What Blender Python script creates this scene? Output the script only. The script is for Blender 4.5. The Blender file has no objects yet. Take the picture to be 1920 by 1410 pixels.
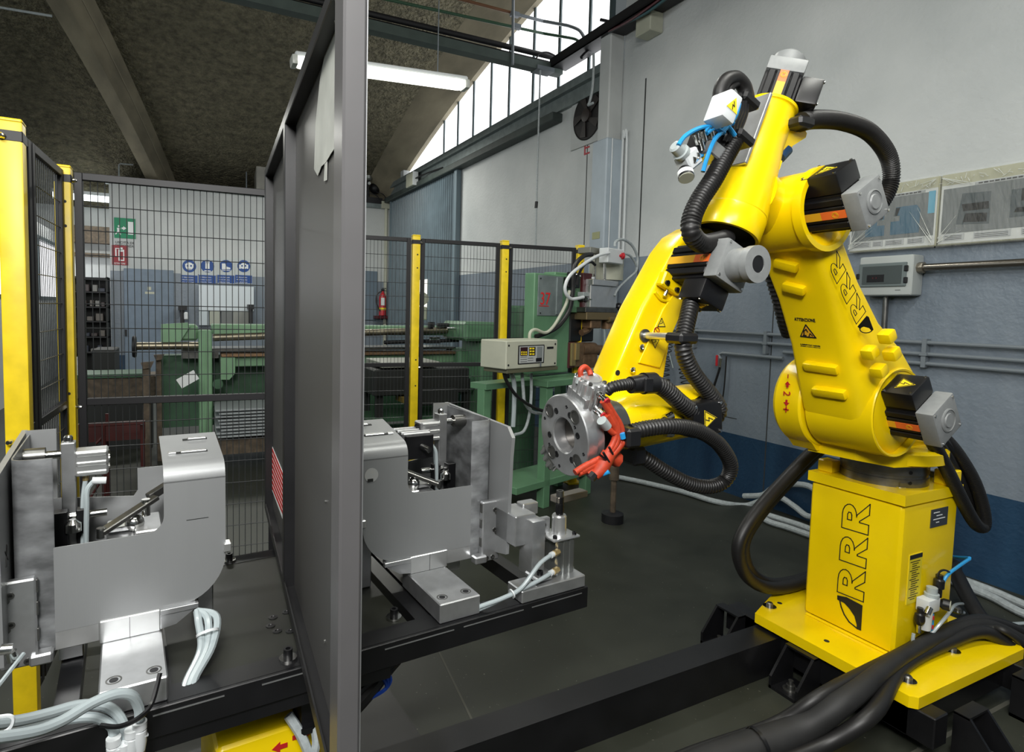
import bpy, bmesh, math, random
from mathutils import Vector, Matrix
random.seed(7)
C = bpy.context.scene.collection
SC = bpy.context.scene
# ------------------------------------------------------------------ camera, world, lights, exposure
EYE = Vector((0, 0, 1.45))
F, PX, PY = 1110.0, 880.0, 655.0
_d = Vector((500 - PX, 17366 - PY, F)).normalized()                 # world "down" seen from the camera
def _hor(x): return PY - (_d.x * (x - PX) + _d.z * F) / _d.y
_y = Vector((340 - PX, _hor(340) - PY, F)).normalized()             # the long wall's direction
_x = _y.cross(-_d)
ROWS = (_x, _y, -_d)
def ray(px, py):
    v = Vector((px - PX, py - PY, F))
    return Vector((ROWS[0].dot(v), ROWS[1].dot(v), ROWS[2].dot(v))) / F
def at(px, py, x=None, y=None, z=None):
    d = ray(px, py)
    t = (x - EYE.x) / d.x if x is not None else (y - EYE.y) / d.y if y is not None else (z - EYE.z) / d.z
    return EYE + d * t
def onplane(px, py, p, n):
    d = ray(px, py); n = Vector(n)
    return EYE + d * ((Vector(p) - EYE).dot(n) / d.dot(n))
cd = bpy.data.cameras.new('camera'); cam = bpy.data.objects.new('camera', cd); C.objects.link(cam)
cd.sensor_fit = 'HORIZONTAL'; cd.sensor_width = 36; cd.lens = F / 1920 * 36
cd.shift_x = (960 - PX) / 1920; cd.shift_y = -(705 - PY) / 1920
cd.clip_start = 0.05; cd.clip_end = 200
cx = Vector((ROWS[0].x, ROWS[1].x, ROWS[2].x)); cy = -Vector((ROWS[0].y, ROWS[1].y, ROWS[2].y)); cz = -Vector((ROWS[0].z, ROWS[1].z, ROWS[2].z))
cam.matrix_world = Matrix(((cx.x, cy.x, cz.x, EYE.x), (cx.y, cy.y, cz.y, EYE.y), (cx.z, cy.z, cz.z, EYE.z), (0, 0, 0, 1)))
SC.camera = cam
SC.view_settings.view_transform = 'Standard'; SC.view_settings.look = 'None'
SC.view_settings.gamma = 1; SC.view_settings.use_curve_mapping = False
SC.view_settings.exposure = 0.78
SC.cycles.use_denoising = True
SC.cycles.max_bounces = 6; SC.cycles.diffuse_bounces = 3; SC.cycles.glossy_bounces = 3
SC.cycles.transparent_max_bounces = 12; SC.cycles.caustics_reflective = False; SC.cycles.caustics_refractive = False
SC.cycles.sample_clamp_indirect = 4
w = bpy.data.worlds.new('hall_light'); SC.world = w; w.use_nodes = True
w.node_tree.nodes['Background'].inputs[0].default_value = (0.80, 0.90, 0.92, 1)
w.node_tree.nodes['Background'].inputs[1].default_value = WORLD = 0.075
def area(name, loc, target, sx, sy, power, col=(1, 1, 1)):
    l = bpy.data.lights.new(name, 'AREA'); l.shape = 'RECTANGLE'; l.size = sx; l.size_y = sy; l.energy = power; l.color = col
    o = bpy.data.objects.new(name, l); C.objects.link(o); o.location = loc
    o.rotation_euler = (Vector(target) - Vector(loc)).to_track_quat('-Z', 'Y').to_euler()
    return o
area('photo_lamp', (-0.35, -0.35, 2.6), (0.9, 1.5, 0.9), 0.5, 0.5, 36, (1, .99, .96))
# the big windows of the hall behind the photographer and the lamp rows over the cell
area('window_light_rear', (-1.2, -1.9, 4.1), (1.3, 1.6, 0.9), 3.4, 1.1, 80, (1, .985, .96))
area('window_light_left', (-6.0, 4.0, 3.2), (1.5, 4.0, 1.2), 5.0, 2.0, 45, (.93, 1, 1))
for _n, (_lx, _ly, _p) in enumerate(((-1.5, 1.7, 34), (1.9, 0.4, 26), (0.2, 0.6, 16), (2.0, 3.4, 14), (0.0, 9.0, 48), (2.5, 9.4, 42))):
    area('lamp_row_light', (_lx, _ly, 4.0), (_lx, _ly, 0), 1.3, 0.25, _p, (1, 1, .93))
area('bay_lamp_light', (-1.5, 12.8, 3.3), (-1.5, 13, 0), 1.0, 0.3, 20, (1, 1, .95))
# ------------------------------------------------------------------ materials
MATS = {}
def node_mat(name):
    m = bpy.data.materials.new(name); m.use_nodes = True
    return m, m.node_tree.nodes, m.node_tree.links, m.node_tree.nodes['Principled BSDF']
def mat(name, col, rough=.5, metal=0, noise=0, nscale=8, bump=0, bscale=60, coat=0, alpha=1, trans=0, stretch=None, spec=.5, detail=4):
    if name in MATS: return MATS[name]
    m, N, L, b = node_mat(name)
    b.inputs['Base Color'].default_value = (*col, 1); b.inputs['Roughness'].default_value = rough; b.inputs['Metallic'].default_value = metal
    b.inputs['Coat Weight'].default_value = coat; b.inputs['Alpha'].default_value = alpha; b.inputs['Transmission Weight'].default_value = trans
    b.inputs['Specular IOR Level'].default_value = spec
    if noise or bump:
        tc = N.new('ShaderNodeTexCoord'); src = tc.outputs['Object']
        if stretch:
            mp = N.new('ShaderNodeMapping'); mp.inputs['Scale'].default_value = stretch; L.new(src, mp.inputs[0]); src = mp.outputs[0]
    if noise:
        n = N.new('ShaderNodeTexNoise'); n.inputs['Scale'].default_value = nscale; n.inputs['Detail'].default_value = detail; L.new(src, n.inputs['Vector'])
        r = N.new('ShaderNodeValToRGB'); r.color_ramp.elements[0].position = .3; r.color_ramp.elements[1].position = .7
        r.color_ramp.elements[0].color = (*[c * (1 - noise) for c in col], 1); r.color_ramp.elements[1].color = (*[min(1, c * (1 + noise * .6)) for c in col], 1)
        L.new(n.outputs[0], r.inputs[0]); L.new(r.outputs[0], b.inputs['Base Color'])
        q = N.new('ShaderNodeMapRange'); q.inputs[3].default_value = max(0, rough - .12 * noise); q.inputs[4].default_value = min(1, rough + .3 * noise)
        L.new(n.outputs[0], q.inputs[0]); L.new(q.outputs[0], b.inputs['Roughness'])
    if bump:
        n2 = N.new('ShaderNodeTexNoise'); n2.inputs['Scale'].default_value = bscale; n2.inputs['Detail'].default_value = 4; L.new(src, n2.inputs['Vector'])
        bp = N.new('ShaderNodeBump'); bp.inputs['Strength'].default_value = bump; bp.inputs['Distance'].default_value = .01
        L.new(n2.outputs[0], bp.inputs['Height']); L.new(bp.outputs[0], b.inputs['Normal'])
    MATS[name] = m; return m
def emit(name, col, s):
    if name in MATS: return MATS[name]
    m, N, L, b = node_mat(name)
    b.inputs['Base Color'].default_value = (0, 0, 0, 1); b.inputs['Emission Color'].default_value = (*col, 1); b.inputs['Emission Strength'].default_value = s
    MATS[name] = m; return m
def S(h):                                                              # sRGB hex -> linear
    v = [int(h[i:i + 2], 16) / 255 for i in (0, 2, 4)]
    return tuple(c / 12.92 if c <= .04045 else ((c + .055) / 1.055) ** 2.4 for c in v)
YEL = mat('yellow_paint', (.90, .64, .002), .26, noise=.06, nscale=5, coat=.15, bump=.02, bscale=40, spec=.4)
POSTY = mat('yellow_post_paint', (.80, .58, .01), .38, noise=.15, nscale=14)
BLK = mat('black_paint', (.006, .006, .007), .34, noise=.3, nscale=9)
BLKM = mat('black_matt_metal', (.008, .008, .010), .5)
WIRE = mat('dark_wire', (.035, .038, .04), .35)
PLAS = mat('black_plastic', (.010, .010, .011), .33)
RUB = mat('black_hose_rubber', (.010, .0095, .0095), .45)
MOTOR = mat('black_motor_housing', (.006, .006, .007), .42, spec=.3)
GCAST = mat('grey_cast_cap', (.23, .24, .24), .42, noise=.08, nscale=60)
ALU = mat('machined_aluminium', (.54, .55, .56), .34, .85, noise=.10, nscale=30)
ALUB = mat('bright_aluminium', (.70, .71, .71), .28, .8, noise=.08, nscale=20)
STEEL = mat('brushed_sheet_steel', (.33, .34, .345), .42, .45, noise=.07, nscale=6, bump=.02, bscale=300, stretch=(1, 1, .05))
BURN = mat('heat_marked_steel', (.30, .31, .32), .42, .5, noise=.5, nscale=22, stretch=(.6, .6, 1.2))
DSTEEL = mat('dark_turned_steel', (.20, .20, .19), .30, .9, noise=.25, nscale=20)
CHROME = mat('chrome', (.72, .72, .70), .15, 1)
BRASS = mat('brass', (.55, .42, .20), .32, .8)
COPPER = mat('dull_copper_bronze', (.26, .16, .09), .42, .6, noise=.3, nscale=25)
GRN = mat('green_machine_paint', (.115, .245, .135), .40, noise=.15, nscale=6)
GRNL = mat('light_green_machine_paint', (.20, .36, .21), .42, noise=.15, nscale=6)
GRND = mat('dark_green_machine_paint', (.05, .12, .065), .38, noise=.25, nscale=6)
CREAM = mat('cream_enamel', (.44, .45, .36), .42, noise=.06, nscale=10)
WHITEP = mat('white_plastic', (.62, .65, .66), .35)
GREYP = mat('grey_plastic', (.36, .40, .40), .38)
DGREYP = mat('dark_grey_plastic', (.07, .085, .10), .4)
TUBE = mat('milky_tube', (.48, .55, .57), .22, trans=.25)
BLUET = mat('blue_tube', (.02, .28, .62), .3)
ORNG = mat('orange_sleeve', (.46, .045, .014), .55, noise=.2, nscale=60)
RED = mat('red_paint', (.45, .02, .03), .35)
REDT = mat('red_lettering', (.50, .015, .015), .5)
INK = mat('black_ink', (.012, .012, .012), .5)
WINK = mat('white_ink', (.75, .78, .78), .5)
LYEL = mat('warning_yellow', (.86, .66, .02), .45)
LORG = mat('label_orange', (.85, .16, .03), .4)
LORY = mat('label_amber', (.80, .42, .02), .4)
PIPEG = mat('grey_pipe', (.16, .185, .205), .38)
GALV = mat('galvanised_steel', (.22, .26, .26), .42, .4, noise=.2, nscale=12)
HOSEG = mat('grey_braided_hose', (.38, .42, .43), .5, noise=.2, nscale=60)
RUST = mat('rusty_steel', (.10, .075, .05), .65, noise=.5, nscale=18)
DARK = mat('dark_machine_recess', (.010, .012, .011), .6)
MAROON = mat('maroon_machine_paint', (.07, .012, .016), .35)
# ------------------------------------------------------------------ mesh builder
def frame(d, up=None):
    d = Vector(d).normalized(); up = Vector(up) if up is not None else (Vector((0, 0, 1)) if abs(d.z) < .95 else Vector((1, 0, 0)))
    a = up.cross(d).normalized(); return a, d.cross(a).normalized(), d
class MB:
    def __init__(s): s.b = bmesh.new()
    def verts(s, pts): return [s.b.verts.new(p) for p in pts]
    def face(s, v):
        try: return s.b.faces.new(v)
        except ValueError: return None
    def box(s, c, size, axes=None, bev=0, seg=1):
        c = Vector(c); ax = axes or (Vector((1, 0, 0)), Vector((0, 1, 0)), Vector((0, 0, 1)))
        h = [v / 2 for v in size]
        V = s.verts([c + ax[0] * (i * h[0]) + ax[1] * (j * h[1]) + ax[2] * (k * h[2]) for i in (-1, 1) for j in (-1, 1) for k in (-1, 1)])
        fs = [s.face([V[q] for q in f]) for f in ((0, 1, 3, 2), (4, 6, 7, 5), (0, 4, 5, 1), (2, 3, 7, 6), (0, 2, 6, 4), (1, 5, 7, 3))]
        if bev:
            es = {e for f in fs for e in f.edges}
            bmesh.ops.bevel(s.b, geom=list(es), offset=bev, segments=seg, affect='EDGES', profile=.6)
        return s
    def ab(s, a, b, bev=0, seg=1):
        a, b = Vector(a), Vector(b); return s.box((a + b) / 2, [abs(v) for v in b - a], None, bev, seg)
    def ring(s, c, a, b, r, n, ph=0): return s.verts([Vector(c) + a * (r * math.cos(2 * math.pi * i / n + ph)) + b * (r * math.sin(2 * math.pi * i / n + ph)) for i in range(n)])
    def lathe(s, p, d, prof, n=24, cap=True, up=None):                  # prof: [(radius, distance)]
        p = Vector(p); a, b, d = frame(d, up); R = []
        for r, h in prof: R.append(s.ring(p + d * h, a, b, max(r, 1e-4), n))
        for i in range(len(R) - 1):
            for j in range(n): s.face([R[i][j], R[i][(j + 1) % n], R[i + 1][(j + 1) % n], R[i + 1][j]])
        if cap: s.face(R[0][::-1]); s.face(R[-1])
        return s
    def cyl(s, p0, p1, r, r1=None, n=20):
        p0, p1 = Vector(p0), Vector(p1); return s.lathe(p0, p1 - p0, [(r, 0), (r if r1 is None else r1, (p1 - p0).length)], n)
    def sphere(s, c, r, n=12): return s.lathe(Vector(c) - Vector((0, 0, r)), (0, 0, 1), [(r * math.sin(math.pi * i / 8), r - r * math.cos(math.pi * i / 8)) for i in range(9)], n)
    def tube(s, pts, r, n=8, cap=True):
        pts = [Vector(p) for p in pts]; m = len(pts); R = []
        up = None
        for i, p in enumerate(pts):
            t = (pts[min(i + 1, m - 1)] - pts[max(i - 1, 0)]).normalized()
            if up is None: a, b, _ = frame(t)
            else:
                a = (up - t * up.dot(t)).normalized(); b = t.cross(a)
            up = a; rr = r[i] if isinstance(r, (list, tuple)) else r
            R.append(s.ring(p, a, b, rr, n))
        for i in range(m - 1):
            for j in range(n): s.face([R[i][j], R[i][(j + 1) % n], R[i + 1][(j + 1) % n], R[i + 1][j]])
        if cap: s.face(R[0][::-1]); s.face(R[-1])
        return s
    def prism(s, pts, vec):                                             # flat outline pushed along vec
        vec = Vector(vec); A = s.verts(pts); B = s.verts([Vector(p) + vec for p in pts]); n = len(A)
        s.face(A[::-1]); s.face(B)
        for i in range(n): s.face([A[i], A[(i + 1) % n], B[(i + 1) % n], B[i]])
        return s
    def loft(s, loops, cap=True):
        R = [s.verts(l) for l in loops]; n = len(R[0])
        for i in range(len(R) - 1):
            for j in range(n): s.face([R[i][j], R[i][(j + 1) % n], R[i + 1][(j + 1) % n], R[i + 1][j]])
        if cap: s.face(R[0][::-1]); s.face(R[-1])
        return s
    def strip(s, pts, wid, nrm, th=.0012, closed=False):                # a thin raised ribbon along a polyline on a surface
        pts = [Vector(p) for p in pts]; nrm = Vector(nrm).normalized(); n = len(pts)
        for i in range(n if closed else n - 1):
            p, q = pts[i], pts[(i + 1) % n]
            if (q - p).length < 1e-6: continue
            t = (q - p).normalized(); k = nrm.cross(t)
            s.box((p + q) / 2 + nrm * th / 2, ((q - p).length + wid, wid, th), (t, k, nrm))
        return s
def smooth_path(pts, k=6, closed=False):
    P = [Vector(p) for p in pts]; out = []; n = len(P)
    for i in range(n if closed else n - 1):
        if closed: p0, p1, p2, p3 = P[i - 1], P[i], P[(i + 1) % n], P[(i + 2) % n]
        else: p0, p1, p2, p3 = P[max(i - 1, 0)], P[i], P[i + 1], P[min(i + 2, n - 1)]
        for j in range(k):
            t = j / k
            out.append(.5 * ((2 * p1) + (p2 - p0) * t + (2 * p0 - 5 * p1 + 4 * p2 - p3) * t * t + (3 * p1 - p0 - 3 * p2 + p3) * t ** 3))
    if not closed: out.append(P[-1])
    return out
def resample(pts, step):
    out = [pts[0].copy()]; acc = 0
    for a, b in zip(pts, pts[1:]):
        L = (b - a).length; pos = step - acc
        while pos <= L:
            out.append(a.lerp(b, pos / L)); pos += step
        acc = L - (pos - step)
    return out
def corrugated(mb, pts, r, pitch=.009, n=12, depth=.12):
    p = resample(smooth_path(pts, 24), pitch / 3); rr = [r * (1 if i % 3 == 0 else 1 - depth * (1 if i % 3 == 1 else .75)) for i in range(len(p))]
    return mb.tube(p, rr, n)
def obj(name, mb, m, parent=None, ang=32, kind=None):
    me = bpy.data.meshes.new(name)
    bmesh.ops.recalc_face_normals(mb.b, faces=mb.b.faces[:]); mb.b.to_mesh(me); mb.b.free()
    for q in (m if isinstance(m, (list, tuple)) else [m]): me.materials.append(q)
    me.polygons.foreach_set('use_smooth', [True] * len(me.polygons))
    me.set_sharp_from_angle(angle=math.radians(ang))
    o = bpy.data.objects.new(name, me); C.objects.link(o)
    if parent is not None:
        o.parent = parent
        if parent.type == 'EMPTY': o.matrix_parent_inverse = Matrix.Translation(parent.location).inverted()
    if kind: o['kind'] = kind
    return o
def tag(o, label, cat, group=None):
    o['label'] = label; o['category'] = cat
    if group: o['group'] = group
    return o
def thing(name, loc, label, cat, group=None):
    o = bpy.data.objects.new(name, None); C.objects.link(o); o.location = loc; o.empty_display_size = .1
    return tag(o, label, cat, group)
def struct(name, mb, m, parent=None):
    o = obj(name, mb, m, parent)
    if parent is None: o['kind'] = 'structure'
    return o
def part(name, m, parent, fn, ang=32, kind=None):
    mb = MB(); fn(mb); return obj(name, mb, m, parent, ang, kind)
def parts(name, m, parent, fn, ang=32):                               # like part(), but every separate piece becomes a part of its own
    mb = MB(); fn(mb); b = mb.b; b.verts.ensure_lookup_table(); seen = set(); out = []
    for v in b.verts:
        if v in seen: continue
        st = [v]; isl = []; seen.add(v)
        while st:
            x = st.pop(); isl.append(x)
            for e in x.link_edges:
                y = e.other_vert(x)
                if y not in seen: seen.add(y); st.append(y)
        q = MB(); mp = {x: q.b.verts.new(x.co) for x in isl}; fs = {f for x in isl for f in x.link_faces}
        for f in fs: q.b.faces.new([mp[x] for x in f.verts])
        out.append(obj(name, q, m, parent, ang))
    b.free(); return out
def copy_tree(o, parent=None, loc=None):
    c = o.copy(); C.objects.link(c); c.parent = parent
    if parent is not None: c.matrix_parent_inverse = o.matrix_parent_inverse.copy()
    if loc is not None: c.location = loc
    for ch in o.children: copy_tree(ch, c)
    return c
def text_mb(txt, o, right, up, h, th=.0015, width=None, align='LEFT'):  # lettering as flat raised glyphs; o = lower-left corner
    cu = bpy.data.curves.new('lettering', 'FONT'); cu.body = txt; cu.size = 1; cu.extrude = .5; cu.resolution_u = 3; cu.align_x = align
    t = bpy.data.objects.new('lettering', cu); C.objects.link(t); bpy.context.view_layer.update()
    me = t.evaluated_get(bpy.context.evaluated_depsgraph_get()).to_mesh()
    right = Vector(right).normalized(); up = Vector(up).normalized(); nz = right.cross(up)
    sy = h / .72; sx = sy
    xs = [v.co.x for v in me.vertices]
    if width and xs: sx = width / (max(xs) - min(xs))
    mb = MB(); V = [mb.b.verts.new(Vector(o) + right * (v.co.x * sx) + up * (v.co.y * sy) + nz * (v.co.z * th)) for v in me.vertices]
    for p in me.polygons: mb.face([V[i] for i in p.vertices])
    t.to_mesh_clear(); bpy.data.objects.remove(t); bpy.data.curves.remove(cu)
    return mb
UX, UY, UZ = Vector((1, 0, 0)), Vector((0, 1, 0)), Vector((0, 0, 1))
def hexbolt(mb, p, d, r, h, washer=None):
    p = Vector(p); d = Vector(d).normalized()
    if washer: mb.lathe(p, d, [(washer, 0), (washer, r * .18)], 16)
    mb.lathe(p, d, [(r, 0), (r, h * .85), (r * .9, h)], 6)
def capscrew(mb, p, d, r, h): mb.lathe(Vector(p), d, [(r, 0), (r, h), (r * .55, h), (r * .5, h * .4)], 12)
# ------------------------------------------------------------------ the hall
XW, YB = 4.017, 12.3
def arch(y, off=0): return 5.65 - .018 * (y - 2) ** 2 + off
def paint_bands():                                                     # wall paint: blue dado, grey to two metres, white above
    m, N, L, b = node_mat('banded_wall_paint')
    tc = N.new('ShaderNodeTexCoord'); sp = N.new('ShaderNodeSeparateXYZ'); L.new(tc.outputs['Object'], sp.inputs[0])
    nz = N.new('ShaderNodeTexNoise'); nz.inputs['Scale'].default_value = 1.1; nz.inputs['Detail'].default_value = 6; L.new(tc.outputs['Object'], nz.inputs['Vector'])
    mp = N.new('ShaderNodeMapping'); mp.inputs['Scale'].default_value = (2.6, 2.6, .5); L.new(tc.outputs['Object'], mp.inputs[0])
    st = N.new('ShaderNodeTexNoise'); st.inputs['Scale'].default_value = 1.6; st.inputs['Detail'].default_value = 5; L.new(mp.outputs[0], st.inputs['Vector'])
    def two(c0, c1, src):
        r = N.new('ShaderNodeValToRGB'); r.color_ramp.elements[0].color = (*c0, 1); r.color_ramp.elements[1].color = (*c1, 1)
        r.color_ramp.elements[0].position = .32; r.color_ramp.elements[1].position = .66; L.new(src, r.inputs[0]); return r.outputs[0]
    blue = two((.012, .032, .068), (.022, .060, .115), st.outputs[0]); grey = two((.150, .185, .225), (.205, .240, .280), st.outputs[0]); white = two((.43, .455, .455), (.56, .58, .575), nz.outputs[0])
    def step(z, a, c):
        g = N.new('ShaderNodeMath'); g.operation = 'GREATER_THAN'; g.inputs[1].default_value = z; L.new(sp.outputs[2], g.inputs[0])
        x = N.new('ShaderNodeMix'); x.data_type = 'RGBA'; L.new(g.outputs[0], x.inputs[0]); L.new(a, x.inputs[6]); L.new(c, x.inputs[7]); return x.outputs[2]
    L.new(step(2.005, step(.497, blue, grey), white), b.inputs['Base Color'])
    b2 = N.new('ShaderNodeTexNoise'); b2.inputs['Scale'].default_value = 34; b2.inputs['Detail'].default_value = 5; L.new(tc.outputs['Object'], b2.inputs['Vector'])
    bp = N.new('ShaderNodeBump'); bp.inputs['Strength'].default_value = .35; bp.inputs['Distance'].default_value = .012; L.new(b2.outputs[0], bp.inputs['Height']); L.new(bp.outputs[0], b.inputs['Normal'])
    g = N.new('ShaderNodeMath'); g.operation = 'GREATER_THAN'; g.inputs[1].default_value = 2.005; L.new(sp.outputs[2], g.inputs[0])
    q = N.new('ShaderNodeMapRange'); q.inputs[3].default_value = .30; q.inputs[4].default_value = .6; L.new(g.outputs[0], q.inputs[0]); L.new(q.outputs[0], b.inputs['Roughness'])
    return m
WALL = paint_bands()
PLASTER = mat('pale_wall_paint', (.46, .48, .475), .6, noise=.15, nscale=2, bump=.15, bscale=30)
PILP = mat('pale_blue_pillar_paint', (.36, .42, .47), .5, noise=.15, nscale=3)
CONC = mat('old_concrete', (.26, .23, .16), .85, noise=.35, nscale=3, bump=.3, bscale=25, stretch=(1, .35, 1))
def rough_ceiling():
    m, N, L, b = node_mat('sprayed_ceiling_plaster')
    tc = N.new('ShaderNodeTexCoord')
    n = N.new('ShaderNodeTexNoise'); n.inputs['Scale'].default_value = 9; n.inputs['Detail'].default_value = 8; n.inputs['Roughness'].default_value = .7; L.new(tc.outputs['Object'], n.inputs['Vector'])
    n2 = N.new('ShaderNodeTexNoise'); n2.inputs['Scale'].default_value = 22; n2.inputs['Detail'].default_value = 3; L.new(tc.outputs['Object'], n2.inputs['Vector'])
    r = N.new('ShaderNodeValToRGB'); r.color_ramp.elements[0].position = .35; r.color_ramp.elements[1].position = .68
    r.color_ramp.elements[0].color = (.085, .077, .048, 1); r.color_ramp.elements[1].color = (.26, .235, .15, 1); L.new(n.outputs[0], r.inputs[0]); L.new(r.outputs[0], b.inputs['Base Color'])
    bp = N.new('ShaderNodeBump'); bp.inputs['Strength'].default_value = 1; bp.inputs['Distance'].default_value = .11; L.new(n2.outputs[0], bp.inputs['Height']); L.new(bp.outputs[0], b.inputs['Normal'])
    b.inputs['Roughness'].default_value = .9; return m
def floor_mat():
    m, N, L, b = node_mat('worn_grey_floor')
    tc = N.new('ShaderNodeTexCoord')
    n = N.new('ShaderNodeTexNoise'); n.inputs['Scale'].default_value = 2.2; n.inputs['Detail'].default_value = 9; n.inputs['Roughness'].default_value = .65; L.new(tc.outputs['Object'], n.inputs['Vector'])
    r = N.new('ShaderNodeValToRGB'); r.color_ramp.elements[0].position = .3; r.color_ramp.elements[1].position = .72
    r.color_ramp.elements[0].color = (.017, .019, .013, 1); r.color_ramp.elements[1].color = (.034, .037, .028, 1); L.new(n.outputs[0], r.inputs[0])
    v = N.new('ShaderNodeTexNoise'); v.inputs['Scale'].default_value = 70; v.inputs['Detail'].default_value = 2; L.new(tc.outputs['Object'], v.inputs['Vector'])
    g = N.new('ShaderNodeMath'); g.operation = 'GREATER_THAN'; g.inputs[1].default_value = .73; L.new(v.outputs[0], g.inputs[0])
    x = N.new('ShaderNodeMix'); x.data_type = 'RGBA'; L.new(g.outputs[0], x.inputs[0]); L.new(r.outputs[0], x.inputs[6]); x.inputs[7].default_value = (.16, .16, .13, 1); L.new(x.outputs[2], b.inputs['Base Color'])
    q = N.new('ShaderNodeMapRange'); q.inputs[3].default_value = .34; q.inputs[4].default_value = .62; L.new(n.outputs[0], q.inputs[0]); L.new(q.outputs[0], b.inputs['Roughness'])
    return m
fl = struct('floor', MB().ab((-7, -5, -.1), (4.2, 15, 0)), floor_mat())
part('floor_joint', mat('floor_joint_filler', (.075, .075, .06), .6), fl, lambda q: (q.ab((-7, 1.03, -.004), (4.0, 1.045, .0008)), q.box((1.02, 2.6, 0), (.008, 4.2, .0016), (Vector((1, -.13, 0)).normalized(), Vector((.13, 1, 0)).normalized(), UZ))))
# right wall: solid up to the sill, then the clerestory
struct('wall_right', MB().ab((XW, -5, 0), (XW + .3, 13.5, 3.98)).ab((XW, -5, 3.98), (XW + .3, 4.85, 6.0)), WALL)
struct('wall_back', MB().ab((-1.13, YB, 0), (XW, YB + .2, 3.55)).ab((-1.13, YB + .2, 0), (-1.0, 14.3, 3.55)), WALL)
struct('wall_far', MB().ab((-7, 14.3, 0), (XW + .3, 14.5, 5.5)), PLASTER)
# vaulted ceiling and its concrete ribs
def vault(mb, x0, x1, o0, o1, ys):
    lo = [[Vector((x0, y, arch(y, o0))), Vector((x1, y, arch(y, o0))), Vector((x1, y, arch(y, o1))), Vector((x0, y, arch(y, o1)))] for y in ys]
    mb.loft(lo)
ys = [-5 + 19.4 * i / 40 for i in range(41)]
q = MB(); vault(q, -9, XW + .3, .42, .6, ys); struct('ceiling', q, rough_ceiling())
q = MB()                                                               # rib along the right wall, splayed towards the hall
q.loft([[Vector((3.98, y, arch(y))), Vector((XW + .25, y, arch(y))), Vector((XW + .25, y, arch(y, .5))), Vector((3.50, y, arch(y, .5)))] for y in ys]); struct('trim_1', q, CONC)
q = MB(); lo = []
for y in ys:
    k = -.42 - .205 * (12.3 - y) if y > 6 else -.42 - .205 * 6.3
    lo.append([Vector((k - .16, y, arch(y, -.02))), Vector((k + .05, y, arch(y, -.02))), Vector((k + .18, y, arch(y, .46))), Vector((k - .24, y, arch(y, .46)))])
q.loft(lo); struct('trim_2', q, CONC)
part('joint_line', mat('pale_concrete_joint', (.33, .30, .22), .8), bpy.data.objects['trim_2'], lambda m: m.tube([l[1].lerp(l[2], .5) + Vector((.004, 0, 0)) for l in lo[14:]], .008, 4))
# clerestory window: each pane of frosted glass lit by the sky, with its own mullion
SKYG = emit('frosted_glass_lit_by_sky', (.97, .98, 1), 1.6)
MUL = mat('window_steel_frame', (.05, .075, .08), .5)
mpx = [(808, 240), (830, 240), (856, 220), (885, 190), (918, 160), (952, 140), (997, 120), (1045, 100), (1102, 60)]
my = [at(x, y, x=XW).y for x, y in mpx]
edges = [11.2] + my[1:] + [5.12]
q = MB()
for y in edges: q.ab((XW + .02, y - .02, 4.02), (XW + .07, y + .02, arch(y, .1)))
q.ab((XW + .02, 5.1, 4.0), (XW + .08, 11.5, 4.06))
win = struct('window_1', q, MUL)
for y1, y0 in zip(edges, edges[1:]):
    part('pane', SKYG, win, lambda m: m.prism([(XW + .04, y0, 4.03), (XW + .04, y1, 4.03), (XW + .04, y1, arch(y1, .1)), (XW + .04, y0, arch(y0, .1))], (.01, 0, 0)))
# gutter beam under the clerestory, rusty channel beneath it
q = MB(); q.ab((XW - .11, 4.9, 3.93), (XW + .02, 12.2, 4.02)).ab((XW - .05, 4.9, 3.78), (XW + .0, 12.2, 3.93)); struct('trim_3', q, GALV)
q = MB(); q.ab((XW - .15, 5.9, 3.66), (XW - .0, 12.2, 3.76), .01); struct('trim_4', q, mat('door_rail_paint', (.045, .06, .055), .6, noise=.4, nscale=5))
# wall panel joints
q = MB()
for px, py in ((1205, 300),): y = at(px, py, x=XW).y; q.ab((XW - .002, y - .008, 0), (XW + .001, y + .008, 3.7))
y = at(1150, 200, x=3.84).y; q.ab((XW - .002, 5.4, 0), (XW + .001, 5.412, 3.4))
q.ab((XW - .002, 3.3, .62), (XW + .001, 3.9, .626)).ab((XW - .002, 3.02, .0), (XW + .001, 3.028, 2.0))
struct('trim_5', q, mat('dark_panel_joint', (.03, .032, .032), .8))
# pillar with a wider casing at its foot
q = MB(); q.ab((3.842, 4.85, 3.19), (XW, 5.02, 4.35), .012); struct('trim_6', q, PLASTER)
q = MB(); q.ab((3.80, 4.80, 0), (XW, at(1107, 370, x=3.80).y, 3.19), .012); pil = struct('trim_7', q, PILP)
part('conduit', WHITEP, pil, lambda m: (m.tube(smooth_path([(3.99, 4.79, 1.9), (3.99, 4.79, 3.16), (3.98, 4.76, 3.2), (3.98, 4.72, 3.16), (3.99, 4.72, 1.92)], 5), .012, 8), m.tube([(3.86, 4.79, 1.9), (3.86, 4.79, 3.18)], .006, 6)))
part('sticker', mat('faded_sticker', (.30, .31, .16), .6), pil, lambda m: m.ab((3.797, 4.86, 2.20), (3.801, 4.98, 2.27)))
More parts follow.
